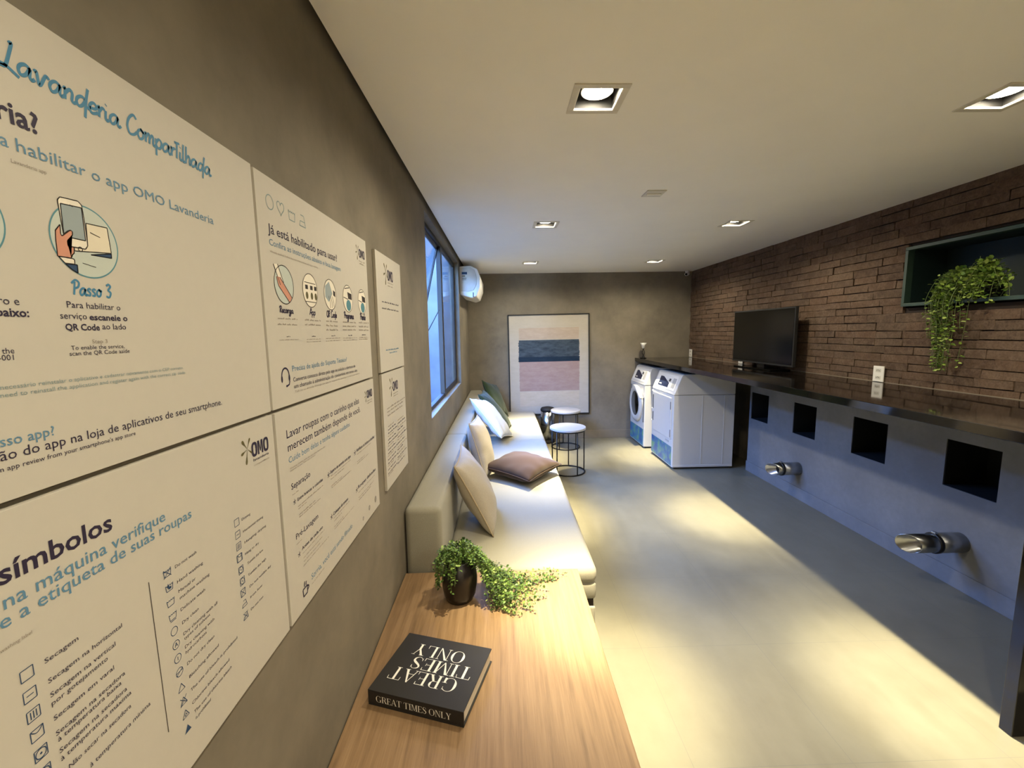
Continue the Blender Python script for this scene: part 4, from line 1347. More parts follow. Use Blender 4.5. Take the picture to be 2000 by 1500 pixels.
TEXTS=[('A', 'Lavanderia Compartilhada', 0.4656, 0.7697, 1.8887, 0.0259, 'heading_lettering', 'blue', 0.13, 's'),
('A', 'lavanderia?', None, 0.4933, 1.8352, 0.0201, 'heading_lettering', 'ink', 0.03, 'p'),
('A', 'habilitar o app OMO Lavanderia', 0.468, 0.765, 1.8092, 0.0128, 'subheading_lettering', 'blue2', 0.012, 'p'),
('A', 'para', None, 0.4613, 1.8095, 0.0128, 'subheading_lettering', 'blue2', 0.012, 'p'),
('A', 'Lavanderia app', None, 0.495, 1.796, 0.0038, 'body_lettering', 'grey', 0.0, 'p'),
('A', 'Passo 3', 0.5055, 0.5539, 1.67, 0.0169, 'heading_lettering', 'blue', 0.14, 's'),
('A', 'Para habilitar o', 0.4971, 0.5647, 1.655, 0.0071, 'body_lettering', 'ink', 0, 'p'),
('A', 'serviço', 0.488, 0.5187, 1.6424, 0.0071, 'body_lettering', 'ink', 0, 'p'),
('A', 'escaneie o', 0.5218, 0.5732, 1.6418, 0.0071, 'body_lettering', 'ink', 0.03, 'p'),
('A', 'QR Code', 0.492, 0.533, 1.6297, 0.0071, 'body_lettering', 'ink', 0.03, 'p'),
('A', 'ao lado', 0.5365, 0.5695, 1.6309, 0.0071, 'body_lettering', 'ink', 0, 'p'),
('A', 'Step 3', 0.5211, 0.541, 1.6141, 0.0048, 'body_lettering', 'grey', 0.0, 'p'),
('A', 'To enable the service,', 0.4953, 0.5638, 1.6073, 0.0048, 'body_lettering', 'ink', 0.0, 'p'),
('A', 'scan the QR Code aside', 0.4925, 0.5706, 1.6009, 0.0048, 'body_lettering', 'ink', 0.0, 'p'),
('A', 'cadastro e', None, 0.4496, 1.6546, 0.0077, 'body_lettering', 'ink', 0.0, 'p'),
('A', 'abaixo:', None, 0.457, 1.643, 0.0082, 'body_lettering', 'ink', 0.03, 'p'),
('A', 'the', None, 0.4384, 1.6065, 0.0056, 'body_lettering', 'ink', 0.0, 'p'),
('A', '-001', None, 0.4371, 1.5999, 0.0055, 'body_lettering', 'ink', 0.0, 'p'),
('A', 'necessário reinstalar o aplicativo e cadastrar novamente com o CEP correto.', 0.4215, 0.6611, 1.5718, 0.0044, 'body_lettering', 'grey2', 0.0, 'p'),
('A', 'need to reinstall the application and register again with the correct zip code.', 0.4205, 0.6652, 1.5642, 0.0044, 'body_lettering', 'grey2', 0.0, 'p'),
('A', 'sso app?', 0.414, 0.4648, 1.5167, 0.0102, 'subheading_lettering', 'blue2', 0.012, 'p'),
('A', 'ão do app na loja de aplicativos de seu smartphone.', 0.4122, 0.7412, 1.503, 0.0101, 'body_lettering', 'ink', 0.0, 'p'),
('A', "n app review from your smartphone's app store", 0.4107, 0.5642, 1.4926, 0.0049, 'body_lettering', 'ink', 0.0, 'p'),
('B', 'símbolos', 0.3949, 0.5154, 1.3848, 0.021, 'heading_lettering', 'ink', 0.028, 'p'),
('B', 'na máquina verifique', 0.3957, 0.5955, 1.3597, 0.0148, 'subheading_lettering', 'blue2', 0.015, 'p'),
('B', 'e a etiqueta de suas roupas', 0.3902, 0.6449, 1.3422, 0.0142, 'subheading_lettering', 'blue2', 0.015, 'p'),
('B', 'washing label', None, 0.4151, 1.3206, 0.0036, 'body_lettering', 'grey', 0.0, 'p'),
('B', 'Secagem', 0.4218, 0.4577, 1.2804, 0.0055, 'body_lettering', 'ink', 0, 'p'),
('B', 'Secagem na horizontal', 0.4222, 0.5105, 1.257, 0.0055, 'body_lettering', 'ink', 0, 'p'),
('B', 'Secagem na vertical', 0.4221, 0.499, 1.2406, 0.0056, 'body_lettering', 'ink', 0, 'p'),
('B', 'por gotejamento', 0.4221, 0.4872, 1.2309, 0.0056, 'body_lettering', 'ink', 0, 'p'),
('B', 'Secagem em varal', 0.4219, 0.4932, 1.2132, 0.0056, 'body_lettering', 'ink', 0, 'p'),
('B', 'Secagem na secadora', 0.4217, 0.5062, 1.1952, 0.0056, 'body_lettering', 'ink', 0, 'p'),
('B', 'à temperatura baixa', 0.4227, 0.4997, 1.1871, 0.0057, 'body_lettering', 'ink', 0, 'p'),
('B', 'Secagem na secadora', 0.4225, 0.5059, 1.1734, 0.0057, 'body_lettering', 'ink', 0, 'p'),
('B', 'à temperatura máxima', 0.4226, 0.5109, 1.1636, 0.0057, 'body_lettering', 'ink', 0, 'p'),
('B', 'Não secar na secadora', 0.429, 0.5083, 1.1469, 0.0058, 'body_lettering', 'ink', 0, 'p'),
('B', 'à temperatura mínima', 0.4505, 0.5357, 1.124, 0.0061, 'body_lettering', 'ink', 0, 'p'),
('B', 'Do not wash', 0.6025, 0.6468, 1.2818, 0.0048, 'body_lettering', 'ink', 0, 'p'),
('B', 'Hand washing', 0.6032, 0.6578, 1.2576, 0.0048, 'body_lettering', 'ink', 0, 'p'),
('B', 'Manual or', 0.6038, 0.6393, 1.2422, 0.0049, 'body_lettering', 'ink', 0, 'p'),
('B', 'machine washing', 0.6049, 0.6693, 1.2313, 0.0048, 'body_lettering', 'ink', 0, 'p'),
('B', 'Delicate wash', 0.6038, 0.6563, 1.2128, 0.0049, 'body_lettering', 'ink', 0, 'p'),
('B', 'Dry clean', 0.6037, 0.6384, 1.1918, 0.0049, 'body_lettering', 'ink', 0, 'p'),
('B', 'Dry cleaning with all', 0.6038, 0.6803, 1.1736, 0.0049, 'body_lettering', 'ink', 0, 'p'),
('B', 'types of solvent', 0.6041, 0.6614, 1.1657, 0.0049, 'body_lettering', 'ink', 0, 'p'),
('B', 'Dry cleaning with', 0.6037, 0.6697, 1.152, 0.0049, 'body_lettering', 'ink', 0, 'p'),
('B', 'hydrocarbons', 0.6038, 0.6495, 1.1431, 0.005, 'body_lettering', 'ink', 0, 'p'),
('B', 'Do not dry clean', 0.6041, 0.6656, 1.1241, 0.005, 'body_lettering', 'ink', 0, 'p'),
('B', 'Bleaching allowed', 0.6053, 0.6731, 1.1014, 0.005, 'body_lettering', 'ink', 0, 'p'),
('B', 'The use of bleach is prohibited', 0.605, 0.7208, 1.0788, 0.005, 'body_lettering', 'ink', 0, 'p'),
('B', 'Chlorine bleach allowed', 0.6049, 0.695, 1.0567, 0.005, 'body_lettering', 'ink', 0, 'p'),
('B', 'The use of chlorine bleach', 0.6069, 0.6987, 1.04, 0.005, 'body_lettering', 'ink', 0, 'p'),
('B', 'is prohibited', 0.6084, 0.6429, 1.0286, 0.0051, 'body_lettering', 'ink', 0, 'p'),
('B', 'Drying', 0.7642, 0.7913, 1.2811, 0.0047, 'body_lettering', 'ink', 0, 'p'),
('B', 'Horizontal drying', 0.7653, 0.8318, 1.2576, 0.0047, 'body_lettering', 'ink', 0, 'p'),
('B', 'Hanging drying', 0.7663, 0.839, 1.2354, 0.0046, 'body_lettering', 'ink', 0, 'p'),
('B', 'Hang to dry', 0.7652, 0.8099, 1.2134, 0.0047, 'body_lettering', 'ink', 0, 'p'),
('B', 'Tumble dry low', 0.769, 0.8217, 1.1923, 0.0047, 'body_lettering', 'ink', 0, 'p'),
('B', 'Tumble dry high', 0.7677, 0.8288, 1.1693, 0.0047, 'body_lettering', 'ink', 0, 'p'),
('B', 'Do not tumble dry', 0.7689, 0.844, 1.1459, 0.0047, 'body_lettering', 'ink', 0, 'p'),
('B', 'Iron low', 0.768, 0.8089, 1.1249, 0.0048, 'body_lettering', 'ink', 0, 'p'),
('B', 'Do not iron', 0.7665, 0.808, 1.101, 0.0047, 'body_lettering', 'ink', 0, 'p'),
('C', 'Já está habilitado para usar?', 0.9386, 1.3161, 1.8356, 0.0195, 'heading_lettering', 'ink', 0.012, 'p'),
('C', 'Confira as instruções abaixo e boa lavagem', 0.9401, 1.3407, 1.811, 0.013, 'subheading_lettering', 'blue2', 0.0, 'p'),
('C', 'Already enabled? Follow the instructions below and happy washing', 0.9414, 1.1749, 1.796, 0.0043, 'body_lettering', 'grey', 0, 'p'),
('C', 'Recarga', 0.96, 1.0221, 1.6708, 0.0145, 'heading_lettering', 'ink', 0.2, 's'),
('C', 'App', 1.1083, 1.1416, 1.6716, 0.0168, 'heading_lettering', 'ink', 0.2, 's'),
('C', 'QR Code', 1.2135, 1.2863, 1.6698, 0.0185, 'heading_lettering', 'ink', 0.2, 's'),
('C', 'Programa', 1.3453, 1.4314, 1.6706, 0.0205, 'heading_lettering', 'ink', 0.2, 's'),
('C', 'Pronto', 1.496, 1.5527, 1.6703, 0.0228, 'heading_lettering', 'ink', 0.2, 's'),
('C', 'Precisa de ajuda do Suporte Técnico?', 0.9968, 1.3452, 1.5374, 0.0129, 'subheading_lettering', 'blue2', 0.008, 'p'),
('C', 'Converse conosco direto pelo app ou solicite a abertura de', 0.9973, 1.4179, 1.5129, 0.01, 'body_lettering', 'ink', 0.0, 'p'),
('C', 'um chamado à administração do condomínio em nosso site.', 0.999, 1.4365, 1.4974, 0.0096, 'body_lettering', 'ink', 0.0, 'p'),
('C', 'Talk to us directly through the app or request the opening of a call in our website', 1.0014, 1.4596, 1.487, 0.0047, 'body_lettering', 'grey', 0, 'p'),
('D', 'Lavar roupas com o carinho que elas', 0.9476, 1.4338, 1.39, 0.019, 'heading_lettering', 'ink', 0.008, 'p'),
('D', 'merecem também depende de você.', 0.9487, 1.4418, 1.3594, 0.019, 'heading_lettering', 'ink', 0.008, 'p'),
('D', 'Cuide bem delas e tenha alguns cuidados', 0.9485, 1.3369, 1.3324, 0.014, 'subheading_lettering', 'blue2', 0.0, 'p'),
('D', 'Washing clothes with the care they deserve also', 0.9501, 1.1451, 1.3172, 0.0039, 'body_lettering', 'grey', 0, 'p'),
('D', 'depends on you. Take care of them', 0.9513, 1.083, 1.3116, 0.004, 'body_lettering', 'grey', 0, 'p'),
('D', 'Separação', 0.9504, 1.0463, 1.2691, 0.0141, 'heading_lettering', 'ink', 0.008, 'p'),
('D', 'Pré-Lavagem', 0.954, 1.0734, 1.1476, 0.0132, 'heading_lettering', 'ink', 0.008, 'p'),
('D', 'Sorria, você está sendo filmado', 1.0134, 1.3053, 1.0116, 0.0149, 'subheading_lettering', 'blue2', 0.0, 'p'),
('D', 'Entre brancas e coloridas', 0.9741, 1.116, 1.2331, 0.0076, 'body_lettering', 'ink', 0.02, 'p'),
('D', 'Separe de acordo com tipo', 1.1661, 1.3277, 1.2342, 0.0091, 'body_lettering', 'ink', 0.02, 'p'),
('D', 'Verifique os bolsos e botões', 1.3812, 1.5781, 1.2344, 0.0107, 'body_lettering', 'ink', 0.02, 'p'),
('D', 'Roupas delicadas', 1.377, 1.5721, 1.1111, 0.0108, 'body_lettering', 'ink', 0.02, 'p'),
('D', 'Antes de cada uso', 0.9765, 1.0958, 1.1096, 0.0078, 'body_lettering', 'ink', 0.02, 'p'),
('D', 'Coloque do avesso', 1.1674, 1.2853, 1.1114, 0.0092, 'body_lettering', 'ink', 0.02, 'p'),
('B', 'lavanderia', 0.8169, 0.8711, 1.3778, 0.0049, 'body_lettering', 'ink', 0.01, 'p'),
('B', 'compartilhada', 0.8172, 0.8719, 1.3682, 0.0036, 'body_lettering', 'grey', 0.0, 'p')]
LOGOS=[('B', 0.8005, 1.4071, 0.8134, 0.8729, 1.387, 0.0273, 'logo_mark'),
('C', 1.5069, 1.9015, 1.5198, 1.5815, 1.8838, 0.0282, 'logo_mark'),
('D', 1.5106, 1.4049, 1.5211, 1.5822, 1.3934, 0.027, 'logo_mark'),
('E', 1.8572, 1.8783, 1.8806, 1.9714, 1.8487, 0.044, 'logo_mark'),
('F', 1.8586, 1.3975, 1.8801, 1.9719, 1.3693, 0.0401, 'logo_mark')]
ROWS=[('C', 0.951, 1.0399, 1.6556, 0.0055, 'grey'),
('C', 0.9491, 1.0377, 1.6426, 0.0055, 'grey'),
('C', 1.0791, 1.1725, 1.6554, 0.0063, 'grey'),
('C', 1.0773, 1.1706, 1.6438, 0.0062, 'grey'),
('C', 1.2081, 1.294, 1.6556, 0.0071, 'grey'),
('C', 1.2062, 1.2919, 1.6432, 0.0071, 'grey'),
('C', 1.2043, 1.2898, 1.6312, 0.0071, 'grey'),
('C', 1.3319, 1.45, 1.656, 0.0078, 'grey'),
('C', 1.3299, 1.4477, 1.6434, 0.0078, 'grey'),
('C', 1.3281, 1.4457, 1.6322, 0.0078, 'grey'),
('C', 1.4801, 1.5876, 1.6572, 0.0087, 'grey'),
('C', 1.4777, 1.585, 1.6432, 0.0086, 'grey'),
('C', 1.4758, 1.5829, 1.6316, 0.0086, 'grey'),
('C', 0.9496, 1.0401, 1.6092, 0.0031, 'grey'),
('C', 1.0813, 1.1679, 1.6082, 0.0035, 'grey'),
('C', 1.0803, 1.1668, 1.602, 0.0035, 'grey'),
('C', 1.1977, 1.303, 1.6086, 0.004, 'grey'),
('C', 1.1966, 1.3018, 1.6016, 0.004, 'grey'),
('C', 1.3277, 1.4542, 1.6075, 0.0044, 'grey'),
('C', 1.3266, 1.453, 1.6009, 0.0044, 'grey'),
('C', 1.4761, 1.5714, 1.6075, 0.0049, 'grey'),
('C', 1.4751, 1.5703, 1.6014, 0.0049, 'grey'),
('C', 0.9821, 0.9997, 1.616, 0.0035, 'ink'),
('C', 1.1118, 1.1345, 1.6154, 0.0039, 'ink'),
('C', 1.237, 1.2651, 1.6155, 0.0044, 'ink'),
('C', 1.3722, 1.407, 1.6153, 0.0048, 'ink'),
('C', 1.5031, 1.545, 1.616, 0.0052, 'ink'),
('D', 0.974, 1.1164, 1.2186, 0.0041, 'grey'),
('D', 0.9751, 1.0178, 1.2122, 0.0042, 'grey'),
('D', 0.975, 1.0644, 1.1971, 0.0041, 'grey'),
('D', 0.9761, 1.0953, 1.1908, 0.0042, 'grey'),
('D', 1.1676, 1.3261, 1.2248, 0.0042, 'grey'),
('D', 1.1661, 1.2684, 1.216, 0.0042, 'grey'),
('D', 1.1658, 1.2476, 1.1964, 0.0043, 'grey'),
('D', 1.1681, 1.3243, 1.1908, 0.0042, 'grey'),
('D', 1.3832, 1.5391, 1.224, 0.005, 'grey'),
('D', 1.3818, 1.4646, 1.1997, 0.005, 'grey'),
('D', 1.3819, 1.5029, 1.1927, 0.005, 'grey'),
('D', 1.3774, 1.5594, 1.095, 0.005, 'grey'),
('D', 1.3781, 1.5443, 1.078, 0.0049, 'grey'),
('D', 1.3783, 1.511, 1.0696, 0.005, 'grey'),
('D', 1.1684, 1.2939, 1.1013, 0.0043, 'grey'),
('D', 1.1703, 1.2298, 1.0918, 0.0043, 'grey'),
('D', 1.1678, 1.2375, 1.0756, 0.0042, 'grey'),
('D', 1.1694, 1.3317, 1.0689, 0.0043, 'grey'),
('D', 0.979, 1.1054, 1.0989, 0.0036, 'grey'),
('D', 0.98, 1.0888, 1.0866, 0.0036, 'grey'),
('D', 0.9809, 1.0761, 1.0772, 0.0036, 'grey'),
('D', 0.9767, 1.1289, 1.0676, 0.0036, 'grey'),
('D', 1.0128, 1.089, 0.9998, 0.0037, 'grey'),
('D', 0.9523, 0.9831, 1.2551, 0.0034, 'grey'),
('D', 0.9534, 0.9802, 1.1348, 0.0035, 'grey'),
('E', 1.7773, 2.0581, 1.7484, 0.0104, 'ink'),
('E', 1.7728, 2.0525, 1.7216, 0.0104, 'ink'),
('E', 1.7996, 2.0223, 1.5492, 0.0085, 'blue2'),
('E', 1.8555, 1.9944, 1.5358, 0.0087, 'blue2'),
('F', 1.771, 2.1047, 1.3046, 0.0105, 'grey'),
('F', 1.7726, 2.0642, 1.2904, 0.0105, 'grey'),
('F', 1.7766, 2.0424, 1.2737, 0.0106, 'grey'),
('F', 1.7741, 1.8685, 1.229, 0.0084, 'grey'),
('F', 1.9385, 2.0514, 1.2222, 0.0093, 'grey'),
('F', 1.7716, 1.9045, 1.2146, 0.0085, 'ink'),
('F', 1.9357, 2.0855, 1.2066, 0.0092, 'ink'),
('F', 1.7691, 1.942, 1.2, 0.0084, 'ink'),
('F', 1.9329, 2.1207, 1.1906, 0.0092, 'grey'),
('F', 1.7666, 1.8605, 1.1882, 0.0085, 'grey'),
('F', 1.9301, 2.0424, 1.1776, 0.0092, 'ink'),
('F', 1.7642, 1.8963, 1.1734, 0.0084, 'ink'),
('F', 1.9273, 2.0762, 1.1616, 0.0092, 'grey'),
('F', 1.7617, 1.9336, 1.1585, 0.0084, 'ink'),
('F', 1.9245, 2.1112, 1.1453, 0.0092, 'ink'),
('F', 1.7592, 1.8526, 1.1475, 0.0084, 'grey'),
('F', 1.9217, 2.0333, 1.1332, 0.0092, 'grey'),
('F', 1.7567, 1.8882, 1.1324, 0.0084, 'ink'),
('F', 1.919, 2.067, 1.1168, 0.0091, 'ink'),
('F', 1.7542, 1.9252, 1.117, 0.0084, 'ink'),
('F', 1.9162, 2.1017, 1.1001, 0.0091, 'grey'),
('F', 1.7518, 1.8446, 1.107, 0.0083, 'grey'),
('F', 1.9134, 2.0243, 1.0888, 0.0092, 'ink'),
('F', 1.7493, 1.88, 1.0914, 0.0084, 'ink'),
('F', 1.9106, 2.0577, 1.0721, 0.0091, 'grey'),
('F', 1.7468, 1.9168, 1.0757, 0.0083, 'ink'),
('F', 1.9078, 2.0923, 1.0551, 0.0091, 'ink'),
('F', 1.7444, 1.8367, 1.0665, 0.0084, 'grey'),
('F', 1.9051, 2.0154, 1.0446, 0.0091, 'grey'),
('F', 1.7419, 1.8719, 1.0506, 0.0084, 'ink'),
('F', 1.9023, 2.0485, 1.0276, 0.0091, 'ink'),
('F', 1.7395, 1.9085, 1.0345, 0.0084, 'ink'),
('F', 1.737, 1.8288, 1.0261, 0.0084, 'grey'),
('C', 1.5168, 1.5792, 1.8686, 0.0071, 'grey'),
('C', 1.5199, 1.5777, 1.8602, 0.007, 'grey'),
('E', 1.8806, 1.9723, 1.8357, 0.0088, 'grey'),
('E', 1.8782, 1.9698, 1.8225, 0.0088, 'grey'),
('D', 1.5209, 1.5798, 1.3804, 0.0063, 'grey'),
('D', 1.5225, 1.578, 1.3718, 0.0063, 'grey'),
('F', 1.8846, 1.9689, 1.3533, 0.0078, 'grey'),
('F', 1.8858, 1.9667, 1.3428, 0.0078, 'grey')]
ICONS=[('B', 'sq', 0.4051, 1.2834, 0.0066),
('B', 'sq_h', 0.405, 1.2603, 0.0066),
('B', 'sq_v3', 0.4053, 1.238, 0.0067),
('B', 'sq_env', 0.4056, 1.2155, 0.0067),
('B', 'sq_circ', 0.4061, 1.1924, 0.0068),
('B', 'sq_circ', 0.4064, 1.1692, 0.0068),
('B', 'tub_x', 0.5877, 1.2836, 0.0069),
('B', 'tub_hand', 0.5885, 1.2611, 0.0069),
('B', 'tub', 0.5879, 1.2381, 0.007),
('B', 'tub_line', 0.5888, 1.2162, 0.0069),
('B', 'circ', 0.5881, 1.1929, 0.0069),
('B', 'circ_a', 0.5886, 1.1708, 0.007),
('B', 'circ_i', 0.5887, 1.1488, 0.007),
('B', 'circ_x', 0.5889, 1.1266, 0.007),
('B', 'tri', 0.589, 1.1018, 0.0071),
('B', 'tri_x', 0.59, 1.0784, 0.0071),
('B', 'tri_a', 0.591, 1.0558, 0.0072),
('B', 'tri_f', 0.5919, 1.0308, 0.0072),
('B', 'sq', 0.7497, 1.2848, 0.0073),
('B', 'sq_h', 0.7492, 1.2618, 0.0073),
('B', 'sq_v3', 0.7493, 1.2397, 0.0073),
('B', 'sq_env', 0.7494, 1.2175, 0.0073),
('B', 'sq', 0.7473, 1.2178, 0.0074),
('B', 'sq_circ', 0.7489, 1.1938, 0.0074),
('B', 'sq_circ', 0.7499, 1.1715, 0.0074),
('B', 'sq_x', 0.7488, 1.1496, 0.0074),
('B', 'iron', 0.7499, 1.1275, 0.0074),
('B', 'iron_x', 0.7506, 1.1025, 0.0075),
('C', 'circ', 0.9547, 1.901, 0.0163),
('C', 'heart', 0.9994, 1.9013, 0.0171),
('C', 'tub', 1.0501, 1.8974, 0.0156),
('C', 'iron', 1.1033, 1.8993, 0.0164),
('C', 'headset', 0.964, 1.5272, 0.0193),
('D', 'iron_b', 0.9787, 1.0106, 0.0181),
('D', 'star', 0.9599, 1.2376, 0.007),
('D', 'star', 1.154, 1.235, 0.0083),
('D', 'star', 1.3671, 1.2367, 0.0099),
('D', 'star', 1.3641, 1.1125, 0.0099),
('D', 'star', 1.1551, 1.1136, 0.0084),
('D', 'star', 0.9627, 1.1075, 0.0071),
('D', 'circ_t', 1.4788, 1.0026, 0.009),
('D', 'circ_t', 1.5534, 1.0051, 0.0112),
('D', 'circ_t', 1.4095, 0.9932, 0.0068)]
CIRC=[(0.9896, 1.7332, 0.0423), (1.1207, 1.7328, 0.0419), (1.2483, 1.7334, 0.0425), (1.3877, 1.7331, 0.0418), (1.5256, 1.7332, 0.0415)]
CIRC_A=(0.5301, 1.7327, 0.0409)
POLYS=[('card', 'cream', [(0.5327, 1.7546), (0.5599, 1.7556), (0.5615, 1.7253), (0.5147, 1.7197), (0.5144, 1.7237), (0.528, 1.7242), (0.5313, 1.7285)]),
('stripe', 'navy', [(0.5339, 1.7187), (0.5614, 1.7248), (0.5611, 1.7191)]),
('phone', 'white', [(0.5026, 1.7727), (0.5058, 1.7763), (0.5261, 1.7777), (0.5299, 1.7744), (0.5303, 1.7713), (0.5309, 1.7602), (0.5314, 1.7326), (0.5313, 1.7285), (0.528, 1.7242), (0.5245, 1.724), (0.508, 1.724), (0.5042, 1.7364), (0.5033, 1.7524)]),
('screen', 'slate', [(0.5052, 1.7693), (0.5294, 1.7711), (0.5294, 1.7339), (0.5122, 1.7339), (0.5149, 1.7388), (0.5134, 1.7424), (0.5095, 1.7407), (0.5046, 1.7365)]),
('hand', 'skin', [(0.5016, 1.7458), (0.4956, 1.7383), (0.4947, 1.729), (0.4944, 1.7106), (0.5094, 1.7109), (0.5111, 1.7147), (0.5135, 1.7171), (0.5144, 1.7237), (0.5076, 1.7239), (0.5075, 1.7294), (0.5142, 1.7371), (0.5148, 1.7412), (0.5121, 1.7421), (0.5075, 1.738), (0.5022, 1.7337), (0.501, 1.7357)]),
('cuff', 'white', [(0.4955, 1.7105), (0.5102, 1.7106), (0.5129, 1.7099), (0.5126, 1.7046), (0.5016, 1.7041)]),
('sleeve', 'navy', [(0.5016, 1.7037), (0.5155, 1.7043), (0.515, 1.6949), (0.5084, 1.698)])]
VLINE=((0.556, 1.289), (0.558, 1.0587))

BL = blocks([(t_[0], t_[3] - 0.2 if t_[2] is None else t_[2], t_[3], t_[4]) if t_[6] == 'body_lettering' else (str(i), 0, 0, 0) for i, t_ in enumerate(TEXTS)], 0.0185)
for bi, (po, s, y0, y1, z, cap, part, col, bold, st) in enumerate(TEXTS):
    bm = ink(po, part, col, BL[bi])
    if st == 's':
        script(bm, s, y0, y1, z, cap, bold)
    else:
        if 'OMO' in s:
            bold = 0.0
        letter(bm, s, y0, y1, z, cap, bold * (0.65 if part == 'heading_lettering' else 0.3 if part == 'subheading_lettering' else 0.8))
for po, sy, sz, y0, y1, z, cap, part in LOGOS:
    w = (y1 - y0) / 3.12
    ib = ink(po, part, 'ink')
    X = lift()
    for k in (0, 2):                                # heavy, narrow rounded capitals
        c_ = y0 + w * (0.5 + k * 1.06)
        n_ = 28
        def sup(rx, rz):
            out = []
            for i in range(n_):
                a = 2 * PI * i / n_
                ca, sa = math.cos(a), math.sin(a)
                out.append(ib.verts.new((X, c_ + rx * math.copysign(abs(ca) ** .7, ca), z + cap / 2 + rz * math.copysign(abs(sa) ** .7, sa))))
            return out
        A, B = sup(w * .5, cap * .53), sup(w * .2, cap * .34)
        for i in range(n_):
            ib.faces.new((A[i], A[(i + 1) % n_], B[(i + 1) % n_], B[i]))
    m0 = y0 + w * 1.06
    def mp(u, v):
        return ib.verts.new((X, m0 + u * w, z + v * cap))
    for pl in (((0.02, 0), (.27, 0), (.27, 1), (.02, 1)), ((.73, 0), (.98, 0), (.98, 1), (.73, 1)), ((.2, 1), (.34, 1), (.56, .2), (.44, .2)), ((.66, 1), (.8, 1), (.56, .2), (.44, .2))):
        ib.faces.new([mp(*q_) for q_ in pl])
    bm = ink(po, part, 'olive')
    r = (y0 - sy) * 1.55
    for a, l, w in ((128, 1.2, .34), (62, 1.1, .26), (200, 1.05, .3), (258, 1.5, .32), (322, 0.9, .2)):
        a = math.radians(a)
        d = Vector((math.cos(a), math.sin(a)))
        n = Vector((-d.y, d.x))
        pts = []
        for u, v in ((.05, .1), (.45, .32), (.8, .95), (.95, .75), (1, 0), (.95, -.75), (.8, -.95), (.45, -.32), (.05, -.1)):
            p = Vector((sy, sz)) + d * (r * l * u) + n * (r * w * v * .5)
            pts.append((p.x, p.y))
        fill(bm, pts)
RR = random.Random(5)
BR = blocks([r_[:4] for r_ in ROWS], 0.02)
for bi, (po, y0, y1, z, h, col) in enumerate(ROWS):                  # lines of print too small to read: word-shaped marks
    bm = ink(po, 'small_print', col, BR[bi])
    y = y0
    while y < y1:
        w = min(RR.uniform(2.2, 7.0) * h, y1 - y)
        X = lift()
        k = max(2, int(w / (h * 0.75)))
        for i in range(k):
            a = y + w * i / k
            hh = h * (1.0 if RR.random() < .3 else .7)
            ribbon(bm, [(a, z + hh / 2), (a + w / k * 0.72, z + hh / 2)], hh * .62, X)
        y += w + h * 0.8
